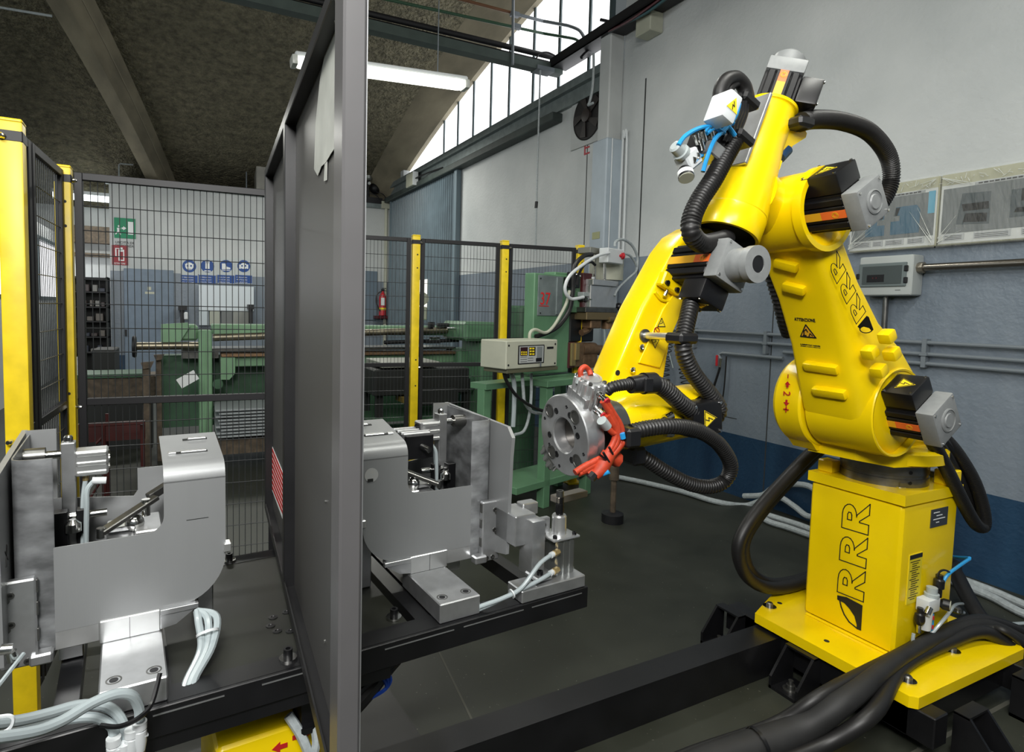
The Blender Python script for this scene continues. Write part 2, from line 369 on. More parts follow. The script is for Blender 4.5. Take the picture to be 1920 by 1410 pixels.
# corrugated sliding door on the right wall
q = MB(); y0, y1 = 8.75, 11.95; n = 36
pr = []
for i in range(n):
    a = y0 + (y1 - y0) * i / n; st = (y1 - y0) / n
    pr += [(XW - .06, a), (XW - .06, a + st * .3), (XW - .03, a + st * .5), (XW - .03, a + st * .8)]
pr.append((XW - .06, y1))
q.loft([[Vector((x, y, .05)) for x, y in pr] + [Vector((XW - .012, y1, .05)), Vector((XW - .012, y0, .05))], [Vector((x, y, 3.66)) for x, y in pr] + [Vector((XW - .012, y1, 3.66)), Vector((XW - .012, y0, 3.66))]])
door = struct('door_1', q, mat('blue_grey_door_paint', (.10, .14, .165), .45, noise=.15, nscale=4))
part('door_edge', mat('blue_grey_door_edge', (.14, .19, .22), .45), door, lambda m: (m.ab((XW - .09, 8.66, .03), (XW - .01, 8.76, 3.68)), m.ab((XW - .09, 11.95, .03), (XW - .01, 12.02, 3.68))))
part('door_window', emit('daylit_door_glass', (1, .98, .85), .85), door, lambda m: m.ab((XW - .075, at(786, 480, x=XW - .06).y + .25, 1.45), (XW - .062, at(803, 480, x=XW - .06).y, 1.98)))
# ------------------------------------------------------------------ yellow robot, its arm plane is the wall-parallel plane y = RY
RY = 1.385
robot = thing('robot_arm', (2.55, RY, .2), 'large yellow six-axis industrial robot arm on square pedestal with black corrugated hoses', 'robot')
R2 = mat('dark_outline_ink', (.03, .025, .01), .5)
# base plate with cut corners
c = .10; x0, x1, y0, y1 = 2.17, 2.93, 1.03, 1.74
part('base_plate', YEL, robot, lambda m: m.prism([(x0, y0 + .02, .16), (x0 + .02, y0, .16), (x1 - .03, y0, .16), (x1, y0 + .03, .16), (x1, y1 - c, .16), (x1 - c, y1, .16), (x0 + .26, y1, .16), (x0, y1 - c, .16)], (0, 0, .04)))
for px, py in ((1443, 1138), (1702, 1277), (1785, 1221), (1795, 1147)):
    p = at(px, py, z=.2); b = part('plate_bolt', DSTEEL, robot, lambda m: m.lathe(p + UZ * .004, UZ, [(.014, 0), (.014, .012), (.010, .017)], 12))
    part('washer', CHROME, b, lambda m: m.lathe(p, UZ, [(.027, 0), (.027, .005)], 16))
for px, py in ((1550, 1202), (1462, 1131)):
    p = at(px, py, z=.2); part('bolt_hole', DARK, robot, lambda m: m.lathe(p, UZ, [(.010, 0), (.010, .0012)], 12))
# pedestal box and its cover plate
px0, px1, py0, py1 = 2.365, 2.745, 1.205, 1.565
part('pedestal', YEL, robot, lambda m: m.ab((px0, py0, .2), (px1, py1, .775), .028, 3))
part('weld_seam', YEL, robot, lambda m: [m.tube([a, b], .007, 6) for a, b in (((px0, py0 + .02, .203), (px0, py1 - .02, .203)), ((px0 + .02, py0, .203), (px1 - .02, py0, .203)))])
part('cover_plate', YEL, robot, lambda m: m.prism([(px0 - .006, py0 - .006, .772), (px1 + .006, py0 - .006, .772), (px1 + .006, py1 + .006, .772), (px0 - .006, py1 + .006, .772)], (0, 0, .04)))
for px, py in ((1557, 884), (1687, 913), (1750, 895)):
    p = at(px, py, z=.812); b = part('cover_bolt', DSTEEL, robot, lambda m: m.lathe(p, UZ, [(.019, .004), (.019, .02), (.014, .026)], 6))
    part('washer', CHROME, b, lambda m: m.lathe(p, UZ, [(.021, 0), (.021, .004)], 16))
def R_paths(k):                                                        # one outlined capital R: outer contour and counter; x in advances, y in cap heights
    arc = [(.44 + .34 * math.cos(t), .73 + .27 * math.sin(t)) for t in [math.pi / 2 - math.pi * i / 8 for i in range(9)]]
    out = [(0, 0), (0, 1)] + arc + [(.50, .45), (.93, 0), (.60, 0), (.34, .34), (.30, .34), (.30, 0)]
    cnt = [(.30, .64), (.30, .80), (.46, .80), (.53, .76), (.53, .68), (.46, .64)]
    return [[(x * .98 + k, y) for x, y in P] for P in (out, cnt)]
def logo(parent, o, e1, e2, wid, n):                                    # three outlined letters; e1 = advance, e2 = cap height
    m = MB(); o = Vector(o)
    for k in range(3):
        for P in R_paths(k): m.strip([o + e1 * x + e2 * y for x, y in P], wid, n, .0012, True)
    obj('lettering', m, INK, parent)
XP = px0 - .001
def pp_(x, y): return at(1480 + x / 3.203, 840 + y / 3.203, x=XP)
o_ = pp_(445, 925); logo(robot, o_, (pp_(488, 320) - o_) / 3.0, pp_(288, 862) - o_, .0032, -UX)
n = -UX
part('emblem', INK, robot, lambda m: (m.prism([pp_(x, y) for x, y in ((289, 884), (345, 896), (440, 946), (431, 1097), (404, 1086), (406, 1062), (392, 1010), (362, 965), (330, 930), (289, 910))], n * .0015), m.strip([pp_(x, y) for x, y in ((303, 912), (312, 955), (330, 1000), (360, 1045), (408, 1084))], .005, n)))
# plates on the face towards -Y
part('type_plate', mat('etched_plate', (.10, .11, .12), .35, .6), robot, lambda m: m.ab((2.545, py0 - .003, .665), (2.66, py0, .735)))
part('plate_print', WINK, robot, lambda m: [m.ab((2.56 + .02 * (i % 2), py0 - .004, .72 - i * .013), (2.60 + .02 * (i % 3), py0 - .003, .723 - i * .013)) for i in range(4)])
lab = part('warning_label', mat('label_yellow', (.74, .60, .02), .45), robot, lambda m: m.ab((2.42, py0 - .003, .39), (2.505, py0, .58)))
part('label_print', INK, lab, lambda m: (m.ab((2.422, py0 - .004, .562), (2.503, py0 - .003, .578)), [m.ab((2.428 + (.012 if i % 4 else .0), py0 - .004, .55 - i * .0085), (2.49 - .01 * (i % 3), py0 - .003, .5525 - i * .0085)) for i in range(18)]))
# steel bearing ring, stop blocks and the turning head
part('bearing_ring', DSTEEL, robot, lambda m: m.lathe((2.55, RY, .812), UZ, [(.150, 0), (.150, .03), (.147, .032), (.147, .042), (.150, .044), (.150, .088)], 48))
parts('ring_screw', BLK, robot, lambda m: [m.lathe(Vector((2.55, RY, z)) + Vector((math.cos(a), math.sin(a), 0)) * .149, Vector((math.cos(a), math.sin(a), 0)), [(.007, 0), (.007, .004)], 10) for a in (math.radians(243), math.radians(30)) for z in (.832, .872)])
for a, b in (((2.40, 1.50, .812), (2.46, 1.56, .862)), ((2.66, 1.20, .812), (2.735, 1.26, .87))): part('stop_block', YEL, robot, lambda m: m.ab(a, b, .004))
# turning head: floor plate, and a disc-shaped bracket on the far side that carries the shoulder
SX, SZ = 2.29, 1.12
def disc_poly(r, y, n=28, cx=SX, cz=SZ): return [Vector((cx + r * math.cos(2 * math.pi * i / n), y, cz + r * math.sin(2 * math.pi * i / n))) for i in range(n)]
part('turning_head', YEL, robot, lambda m: (m.lathe((2.55, RY, .90), UZ, [(.18, 0), (.205, .01), (.205, .05), (.19, .06)], 40),
     m.prism([(2.36, RY - .14, .905), (2.60, RY - .20, .905), (2.74, RY - .1, .905), (2.74, RY + .16, .905), (2.36, RY + .18, .905), (2.25, RY + .12, .92), (2.27, RY - .05, .92)], (0, 0, .055)), m.ab((2.36, RY - .10, .93), (2.66, RY + .17, 1.02), .02, 2)))
part('shoulder_bracket', YEL, robot, lambda m: (m.lathe((SX, RY + .072, SZ), UY, [(.172, 0), (.178, .008), (.178, .105), (.168, .12)], 48), m.prism([(SX - .15, RY + .078, SZ - .09), (2.24, RY + .078, .93), (2.68, RY + .078, .93), (2.60, RY + .078, 1.1), (SX + .15, RY + .078, SZ + .1)], (0, .10, 0))))
# lower arm: rounded box section swept from shoulder to elbow
EX, EZ = 1.865, 1.80
A0 = Vector((SX, RY, SZ)); A1 = Vector((EX, RY, EZ)); u = (A1 - A0).normalized(); nf = Vector((-u.z, 0, u.x))  # nf: outward normal of the broad face
def arm_sec(p, wy0, wy1, tf, tb, rr=.05):
    out = []
    for (sy, st, cy_, ct) in ((1, 1, wy1, tf), (-1, 1, wy0, tf), (-1, -1, wy0, -tb), (1, -1, wy1, -tb)):
        r = (rr if st > 0 and sy < 0 else .018)
        for k in range(5):
            a = k / 4 * math.pi / 2
            if (sy, st) == (1, 1): oy, ot = math.cos(a), math.sin(a)
            elif (sy, st) == (-1, 1): oy, ot = -math.sin(a), math.cos(a)
            elif (sy, st) == (-1, -1): oy, ot = -math.cos(a), -math.sin(a)
            else: oy, ot = math.sin(a), -math.cos(a)
            out.append(p + UY * ((cy_ - sy * r if True else 0) + oy * r) + nf * ((ct - st * r) + ot * r))
    return out
secs = ((-.175, -.14, .05, .05, .10, .04), (-.13, -.165, .06, .10, .13, .05), (-.03, -.175, .065, .145, .15, .06), (.08, -.178, .07, .150, .15, .07), (.19, -.17, .08, .115, .13, .07), (.32, -.15, .09, .075, .09, .06), (.50, -.14, .095, .055, .065, .05), (.66, -.135, .10, .055, .06, .045), (.76, -.13, .10, .06, .06, .045))
part('lower_arm', YEL, robot, lambda m: m.loft([arm_sec(A0 + u * s, a, b, tf, tb, rr) for s, a, b, tf, tb, rr in secs]), 40)
part('shoulder_housing', YEL, robot, lambda m: m.lathe((SX, RY - .20, SZ), UY, [(.148, .16), (.150, .02), (.157, .018), (.160, .022), (.163, .26)], 48, cap=False))
def face_pt(px, py, off=.10): return onplane(px, py, A0 + nf * off, nf)
# raised ribs of the casting
for (ax, ay), (bx, by), off in (((1458, 490), (1496, 500), .055), ((1474, 534), (1510, 543), .055), ((1513, 683), (1572, 691), .095), ((1530, 730), (1587, 738), .125)):
    a, b = face_pt(ax, ay, off), face_pt(bx, by, off); d = (b - a).normalized(); k = nf.cross(d)
    part('arm_rib', YEL, robot, lambda m: m.box((a + b) / 2 + nf * .008, ((b - a).length + .01, .034, .028), (d, k, nf), .009, 2))
for px, py, off in ((1662, 632, .03), (1630, 662, .075), (1671, 664, .03), (1647, 696, .08)):
    a = face_pt(px, py, off); part('casting_boss', YEL, robot, lambda m: m.box(a - nf * .004, (.042, .040, .044), (UY, u, nf), .010, 2))
a, b = face_pt(1500, 800, .14), face_pt(1580, 818, .14)
part('stop_rib', YEL, robot, lambda m: m.box((a + b) / 2 - nf * .02, ((b - a).length + .06, .05, .06), ((b - a).normalized(), nf.cross((b - a).normalized()), nf), .016, 2))
# elbow housing across the arm, its near rim open around the motor
part('elbow_housing', YEL, robot, lambda m: m.lathe((EX, RY + .18, EZ), -UY, [(.09, 0), (.120, .012), (.120, .09), (.128, .10), (.128, .30), (.136, .305), (.136, .335), (.118, .335), (.118, .20)], 44, cap=False))
part('elbow_cap', YEL, robot, lambda m: m.lathe((EX, RY + .17, EZ), -UY, [(.118, 0), (.118, .05)], 32))
part('housing_floor', DARK, robot, lambda m: m.lathe((EX, RY + .02, EZ), -UY, [(.118, 0), (.118, .008)], 32))
def motor(name, p, d, roll, L, w, cap, box_dir, stripe_dir, boxlen=.10, encoder=False, boxoff=.5, label=True):
    """servo motor: finned black body along d, grey cap, connector box, amber stripe"""
    d = Vector(d).normalized(); s = Vector(roll).normalized(); s = (s - d * s.dot(d)).normalized(); k = d.cross(s)
    p = Vector(p)
    body = part(name, MOTOR, robot, lambda m: (m.box(p + d * L / 2, (w * .86, w * .86, L), (s, k, d), .012, 2), [m.box(p + d * L / 2 + s * (w * .44 * i) + k * (w * .22 * j), (.012, .022, L), (s, k, d), .003) for i in (-1, 1) for j in (-1.4, -.5, .5, 1.4)], [m.box(p + d * L / 2 + k * (w * .44 * i) + s * (w * .22 * j), (.022, .012, L), (s, k, d), .003) for i in (-1, 1) for j in (-1.4, -.5, .5, 1.4)]))
    e = p + d * L
    part('end_cap', GCAST, body, lambda m: m.box(e + d * cap / 2, (w, w, cap), (s, k, d), .007, 2))
    if encoder:
        part('encoder', GCAST, body, lambda m: m.lathe(e + d * cap, d, [(w * .40, 0), (w * .40, .05), (w * .43, .052), (w * .43, .075), (w * .2, .076), (w * .2, .07)], 28))
        part('encoder_window', BLK, body, lambda m: m.lathe(e + d * (cap + .070), d, [(w * .19, 0), (w * .19, .004)], 20))
    else:
        part('cap_emboss', GCAST, body, lambda m: (m.lathe(e + d * cap, d, [(w * .30, -.002), (w * .30, .003), (w * .27, .005), (w * .27, .002), (w * .19, .002), (w * .17, .006)], 28)))
    parts('cap_screw', CHROME, body, lambda m: [m.lathe(e + d * cap + s * (i * w * .42) + k * (j * w * .42), d, [(.004, -.001), (.004, .003)], 8) for i in (-1, 1) for j in (-1, 1)])
    bd = Vector(box_dir).normalized(); bd = s if abs(bd.dot(s)) > abs(bd.dot(k)) and bd.dot(s) > 0 else -s if abs(bd.dot(s)) > abs(bd.dot(k)) else k if bd.dot(k) > 0 else -k
    bs = d.cross(bd); bc = p + d * (L * boxoff) + bd * (w * .5 + .032)
    part('connector_box', BLK, body, lambda m: m.box(bc, (boxlen, w * .86, .066), (d, bs, bd), .008, 2))
    parts('box_screw', CHROME, body, lambda m: [m.lathe(bc + bd * .033 + d * (i * boxlen * .42) + bs * (j * w * .36), bd, [(.0045, 0), (.0045, .003)], 8) for i in (-1, 1) for j in (-1, 1)])
    if label:
        t = bc + bd * .0335; r = .034
        tri = [t + bs * (r * math.cos(a)) + d * (r * math.sin(a)) for a in (math.pi / 2 + 2 * math.pi * i / 3 for i in range(3))]
        part('warning_triangle', LYEL, body, lambda m: m.prism(tri, bd * .001))
        part('flash_sign', INK, body, lambda m: (m.strip([x.lerp(t, .12) for x in tri], .002, bd, .0018, True), m.strip([t + d * .016 + bs * .003, t - d * .001 - bs * .005, t + d * .001 + bs * .005, t - d * .012], .0025, bd, .0018)))
    sd = Vector(stripe_dir).normalized(); sd = max((s, -s, k, -k), key=lambda v: v.dot(sd)); sk = d.cross(sd)
    def st(m, a, b): m.box(p + sd * (w * .44 + .0035) + d * (L * (a + b) / 2), (L * (b - a), .026, .008), (d, sk, sd))
    part('amber_stripe', LORY, body, lambda m: st(m, .0, .66)); part('orange_stripe', LORG, body, lambda m: st(m, .66, 1))
    sp_ = p + sd * (w * .44 + .0078) + d * (L * .86)
    part('swirl_mark', LORY, body, lambda m: [m.strip([sp_ + d * (rr * math.cos(a)) + sk * (rr * math.sin(a)) for a in (i * math.pi / 5 + ph for i in range(6))], .0016, sd, .0008) for rr, ph in ((.010, 0), (.006, 1), (.009, 3.3), (.0055, 4))])
    return body
v = Vector((u.z, 0, -u.x)) if False else -nf
# axis-2 motor (shoulder) and axis-3 motor (elbow), both pointing to -Y and rolled with the arm
motor('shoulder_motor', (SX, RY - .06, SZ), -UY, u, .215, .135, .055, u, nf, .10, boxoff=.78)
motor('elbow_motor', (EX, RY - .02, EZ), -UY, u, .225, .125, .05, u, nf, .12, boxoff=.74)
part('motor_plug', CHROME, robot, lambda m: m.cyl(Vector((SX, RY - .17, SZ)) + u * .11 + nf * .01, Vector((SX, RY - .14, SZ)) + u * .11 + nf * .02, .011))
# forearm tube (axis 4)
T1 = Vector((1.772, RY, 2.140)); T0 = Vector((1.585, RY, 1.705)); ft = (T1 - T0).normalized(); TL = (T1 - T0).length
fs = Vector((-ft.z, 0, ft.x))                                          # across the tube, towards -X
part('forearm_tube', YEL, robot, lambda m: m.lathe(T0, ft, [(.094, 0), (.104, .0), (.106, .006), (.106, .075), (.105, .077), (.105, .079), (.106, .081), (.103, .10), (.092, .22), (.083, .30), (.078, .34), (.078, TL - .012), (.083, TL - .010), (.083, TL)], 48, cap=False))
part('tube_lining', DARK, robot, lambda m: m.lathe(T0 + ft * .04, ft, [(.092, -.04), (.09, .0), (.0, .001)], 32, cap=False))
part('tube_lid', YEL, robot, lambda m: m.lathe(T1 - ft * .012, ft, [(.080, 0), (.080, .01)], 32))
part('link_web', YEL, robot, lambda m: m.lathe(T0 + ft * .17 - fs * .04, Vector((EX, RY, EZ)) - (T0 + ft * .17), [(.100, 0), (.088, .06), (.100, .12), (.11, .2)], 36))
part('hose_bracket', YEL, robot, lambda m: (m.prism([at(x, y, y=RY - .06) for x, y in ((1470, 193), (1490, 208), (1513, 250), (1511, 258), (1484, 275), (1462, 288), (1455, 240))], UY * .022), m.tube([at(1476, 272, y=RY - .04), at(1458, 300, y=RY - .03)], .018, 8)))
part('tube_lug', YEL, robot, lambda m: m.prism([at(x, y, y=RY - .075) for x, y in ((1430, 305), (1458, 296), (1467, 302), (1462, 318), (1432, 328))], UY * .05))
part('limit_plug', mat('blue_limit_switch', (.01, .04, .10), .4), robot, lambda m: m.cyl(at(1462, 296, y=RY - .05), at(1476, 281, y=RY - .05), .018))
r4 = (fs * .35 - UY).normalized()
motor('wrist_roll_motor', T1 - ft * .02, ft, (fs - UY), .125, .118, .05, -fs - UY * .2, fs - UY, .095, encoder=False, boxoff=.60, label=False)
part('motor_top', GCAST, robot, lambda m: (m.lathe(T1 + ft * .150 + fs * .0, ft, [(.050, 0), (.050, .040), (.034, .056), (.012, .059)], 28)))
part('motor_plug', CHROME, robot, lambda m: m.cyl(T1 + ft * .035 - fs * .08 - UY * .04, T1 + ft * .005 - fs * .07 - UY * .05, .012))
# motion numbers in red
def red_marks(parent, o, right, up, h, digit):
    ob = obj('axis_number', text_mb(digit, o, right, up, h), REDT, parent)
    n_ = Vector(right).cross(Vector(up)); r_, u_ = Vector(right).normalized(), Vector(up).normalized()
    def arrow(m, s):
        b0 = Vector(o) + u_ * h * .5 + r_ * h * (.35 + s * 1.15); m.prism([b0 + r_ * s * h * .45, b0 + u_ * h * .42, b0 + u_ * h * .15, b0 - r_ * s * h * .35 + u_ * h * .15, b0 - r_ * s * h * .35 - u_ * h * .15, b0 - u_ * h * .15, b0 - u_ * h * .42][:: int(s)], n_.normalized() * .001)
    part('axis_arrow', REDT, parent, lambda m: (arrow(m, 1), arrow(m, -1)))
    c2 = Vector(o) + u_ * h * .5 + r_ * h * 2.4; c3 = Vector(o) + u_ * h * .5 - r_ * h * 1.9
    part('axis_sign', REDT, parent, lambda m: (m.strip([c2 - r_ * h * .3, c2 + r_ * h * .3], h * .15, n_, .001), m.strip([c2 - u_ * h * .3, c2 + u_ * h * .3], h * .15, n_, .001), m.strip([c3 - r_ * h * .2, c3 + r_ * h * .2], h * .13, n_, .001)))
red_marks(robot, (SX - .180, RY + .140, SZ + .045), (0, 0, -1), (0, -1, 0), .03, '2')
p3 = onplane(1399, 448, (EX - .131, RY - .05, EZ - .0), (-.9, 0, -.2)); red_marks(robot, p3, (.25, -.45, -.8), (.3, -.8, .5), .022, '3')
# lower-arm lettering along the near edge of the broad face
FO = .0565
o_ = face_pt(1623.4, 584.1, FO); logo(robot, o_, (face_pt(1586.2, 506.1, FO) - o_) / 2, face_pt(1605.9, 607.6, FO) - o_, .0020, nf)
ec = face_pt(1625, 618, FO)
part('emblem', INK, robot, lambda m: (m.prism([face_pt(x, y, FO) for x, y in ((1625, 592), (1629, 594), (1638, 618), (1635, 621), (1630, 615), (1619, 612), (1612, 616), (1608, 612))], nf * .0012), m.strip([face_pt(1624 + 11.5 * math.cos(a), 617.5 + 6.5 * math.sin(a), FO) for a in (2 * math.pi * i / 20 for i in range(20))], .003, nf, .0012, True)))
# ATTENZIONE warning
def arm_pt(px, py, lift=.0012):                                        # point on the arm's broad face, which swells towards the shoulder
    off = .06
    for _ in range(6):
        t = (face_pt(px, py, off) - A0).dot(u)
        for (s0, *r0), (s1, *r1) in zip(secs, secs[1:]):
            if s0 <= t <= s1: off = r0[2] + (r1[2] - r0[2]) * (t - s0) / (s1 - s0)
    return face_pt(px, py, off + lift)
wp = arm_pt(1490, 601); hr = (arm_pt(1528, 604) - wp).normalized(); hu = arm_pt(1493, 560) - wp; hu = (hu - hr * hu.dot(hr)).normalized(); nw_ = hr.cross(hu)
obj('warning_text', text_mb('ATTENZIONE', wp, hr, hu, .013, width=.078), INK, robot)
tc_ = arm_pt(1514, 624); rr = .036
tri = [tc_ + hr * (rr * math.cos(a)) + hu * (rr * math.sin(a)) for a in (math.pi / 2 + 2 * math.pi * i / 3 for i in range(3))]
tg = part('warning_triangle', LORY, robot, lambda m: m.prism(tri, nw_ * .001))
part('robot_pictogram', INK, tg, lambda m: (m.strip([x.lerp(tc_, .10) for x in tri], .004, nw_, .0016, True), m.strip([tc_ - hr * .014 - hu * .012, tc_ - hr * .012 + hu * .006, tc_ - hr * .002 + hu * .014, tc_ + hr * .002 + hu * .004], .004, nw_, .0018), m.strip([tc_ + hr * .004 - hu * .014, tc_ + hr * .01 - hu * .002, tc_ + hr * .018 - hu * .01], .0035, nw_, .0018), m.box(tc_ - hr * .012 - hu * .013, (.014, .008, .003), (hr, hu, nw_))))
for i, t in enumerate(('IL ROBOT PUO\' CAUSARE', 'DANNI A COSE E PERSONE', 'CHE SI TROVINO NEL', 'SUO RAGGIO DI AZIONE')):
    obj('warning_text', text_mb(t, arm_pt(1501, 646) - hu * (.0075 * i), hr, hu, .0045, width=.074), INK, robot)
# forearm leg beside the axis-4 line, carried by the tube
LY = RY + .075
leg = [(1312, 424), (1285, 440), (1262, 470), (1205, 575), (1142, 722), (1150, 800), (1232, 800), (1262, 618), (1296, 556), (1345, 470), (1352, 430)]
LP = [at(x, y, y=LY) for x, y in leg]
def bevel_prism(m, pts, vec, b):
    n = len(pts); m.prism(pts, vec); bmesh.ops.recalc_face_normals(m.b, faces=m.b.faces[:])
    es = [e for e in m.b.edges if len(e.link_faces) == 2 and any(len(f.verts) == n for f in e.link_faces)]
    bmesh.ops.bevel(m.b, geom=es, offset=b, segments=3, affect='EDGES', profile=.5)
part('forearm', YEL, robot, lambda m: bevel_prism(m, LP, UY * .115, .014), 40)
inner = [at(x, y, y=LY - .001) for x, y in ((1282, 520), (1240, 580), (1195, 680), (1235, 690), (1258, 625), (1286, 560))]
part('forearm_cover', YEL, robot, lambda m: bevel_prism(m, inner, -UY * .008, .004))
parts('rubber_plug', CHROME, robot, lambda m: [m.lathe(at(x, y, y=LY - .009), -UY, [(.010, 0), (.010, .004), (.005, .006), (.003, .003)], 14) for x, y in ((1203, 651), (1186, 694))])
part('drain_hole', DARK, robot, lambda m: m.lathe(at(1158, 699, y=LY), -UY, [(.009, 0), (.009, .001)], 12))
for px, py, c_ in ((1240, 607, LYEL), (1228, 642, LYEL)):
    t = at(px, py, y=LY - .0095); tr = [t + UX * (.02 * math.cos(a)) + UZ * (.02 * math.sin(a)) for a in ((math.pi / 2 if py < 620 else -math.pi / 2) + 2 * math.pi * i / 3 for i in range(3))]
    s_ = part('warning_triangle', c_, robot, lambda m: m.prism(tr, -UY * .001)); part('sign_print', INK, s_, lambda m: (m.strip([x.lerp(t, .1) for x in tr], .002, -UY, .0018, True), m.strip([t - UX * .006, t + UX * .004 + UZ * .003, t + UZ * .008], .002, -UY, .0018)))
t = at(1231, 620, y=LY - .0095); part('prohibition_sign', REDT, robot, lambda m: (m.strip([t + UX * (.0105 * math.cos(a)) + UZ * (.0105 * math.sin(a)) for a in (2 * math.pi * i / 14 for i in range(14))], .0025, -UY, .0015, True), m.strip([t - UX * .007 + UZ * .007, t + UX * .007 - UZ * .007], .002, -UY, .0015)))
# axis-5 motor on the leg with its encoder and box hanging below
mp = at(1262, 510, y=LY)
motor('wrist_bend_motor', at(1277, 505, y=LY), -UY, ft, .165, .125, .05, -ft, fs, .09, encoder=True, boxoff=.80)
part('motor_flange', YEL, robot, lambda m: (m.box(at(1248, 537, y=LY) - UY * .015 + ft * .01, (.05, .09, .03), (ft, fs, UY), .005), m.tube(smooth_path([at(x, y, y=LY - .004) for x, y in ((1228, 548), (1240, 562), (1256, 563), (1272, 550))], 5), .005, 6)))
parts('motor_bolt', BLK, robot, lambda m: [m.lathe(at(x, y, y=LY - .03), -UY, [(.008, 0), (.008, .008)], 10) for x, y in ((1250, 530), (1268, 543))] + [m.lathe(at(1261, 565, y=LY - .002), -UY, [(.011, 0), (.011, .004)], 12)])
part('adjusting_screw', CHROME, robot, lambda m: m.cyl(at(1250, 545, y=LY - .02), at(1246, 555, y=LY - .02), .006))
# hollow rod that holds the hose clamp
ra, rb = at(1208, 629, y=LY), at(1262, 631, y=RY - .04)
part('hose_support_rod', ALUB, robot, lambda m: m.cyl(ra, rb, .011)); part('rod_bush', DSTEEL, robot, lambda m: m.lathe(ra, -UY, [(.021, 0), (.021, .006)], 18))
# wrist body
W0 = Vector((1.27, RY, 1.128)); FD = Vector((-.995, 0, -.09)).normalized(); FU = Vector((-.09, 0, .995)).normalized()
def wr(a, r, s): return W0 + FD * s + UY * (-r * math.sin(a)) + FU * (r * math.cos(a))
def shell(m, a0, a1, r, s0, s1, th, n=16, cut=None):
    o = []
    for i in range(n + 1):
        a = a0 + (a1 - a0) * i / n; e = s0 if cut is None else cut(a)
        o.append([wr(a, r, e), wr(a, r, s1), wr(a, r - th, s1), wr(a, r - th, e)])
    m.loft(o)
part('wrist_body', YEL, robot, lambda m: (shell(m, math.radians(-100), math.radians(62), .083, -.20, .07, .02, 20, lambda a: -.20 if a < .75 else -.20 + .09 * min(1, (a - .75) / .3)), shell(m, math.radians(60), math.radians(125), .083, -.105, .07, .02, 12), shell(m, math.radians(123), math.radians(190), .083, -.19, .07, .02, 10), m.lathe(W0 + FD * .045, FD, [(.083, 0), (.083, .025), (.072, .06), (.072, .03)], 40)), 40)
part('wrist_pivot', YEL, robot, lambda m: m.lathe(W0 + FU * .01 + UY * .03, UY, [(.085, 0), (.085, .05)], 32))
motor('hand_motor', W0 - FD * .02, -FD, FU, .20, .120, .03, -UY, FU, .12, boxoff=.62)
part('motor_cable', BLK, robot, lambda m: m.tube(smooth_path([at(1228, 794, y=RY - .07), at(1240, 790, y=RY - .09), at(1252, 782, y=RY - .1)], 5), .008, 8)); parts('cable_gland', CHROME, robot, lambda m: (m.cyl(at(1247, 785, y=RY - .1), at(1259, 778, y=RY - .1), .013), m.cyl(at(1247, 812, y=RY - .1), at(1260, 813, y=RY - .1), .011)))
part('wrist_gear', mat('dark_grey_gear_case', (.075, .08, .078), .4, .3), robot, lambda m: m.lathe(W0 + FD * .06, FD, [(.072, 0), (.072, .06), (.080, .065), (.080, .11), (.06, .115), (.06, .16), (.085, .165), (.09, .19)], 40))
FC = at(1056, 816, y=RY)
FL = part('tool_flange', ALU, robot, lambda m: (m.lathe(FC, -FD, [(.050, .045), (.050, .004), (.054, .0), (.114, 0), (.117, .003), (.117, .032), (.108, .034), (.108, .062), (.05, .062), (.05, .045)], 64, cap=False)), 25)
part('flange_bore', mat('dark_bore', (.10, .09, .08), .35, .8), FL, lambda m: m.lathe(FC - FD * .04, -FD, [(.048, 0), (.048, .02), (.02, .022), (.02, .01)], 32))
def fp(ang, r, d=0): return FC + UY * (r * math.cos(ang)) + FU * (r * math.sin(ang)) + FD * d
for k in range(4):
    a = math.radians(52 + 90 * k - 8)
    parts('flange_bush', DSTEEL, FL, lambda m: m.lathe(fp(a, .088, .001), -FD, [(.0195, 0), (.0205, -.0015), (.016, -.002), (.0135, .006), (.006, .012)], 24))
parts('flange_hole', BLK, FL, lambda m: [m.lathe(fp(math.radians(a), r), FD, [(rr, 0), (rr, .0012), (rr * .6, .0013), (rr * .5, .0004)], 14) for a, r, rr in ((66, .072, .0095), (-10, .071, .0095), (170, .071, .0095), (120, .074, .0095), (240, .074, .0095), (300, .074, .0095), (105, .089, .005), (20, .098, .005), (200, .1, .005), (285, .1, .005), (150, .068, .005), (330, .085, .005))])
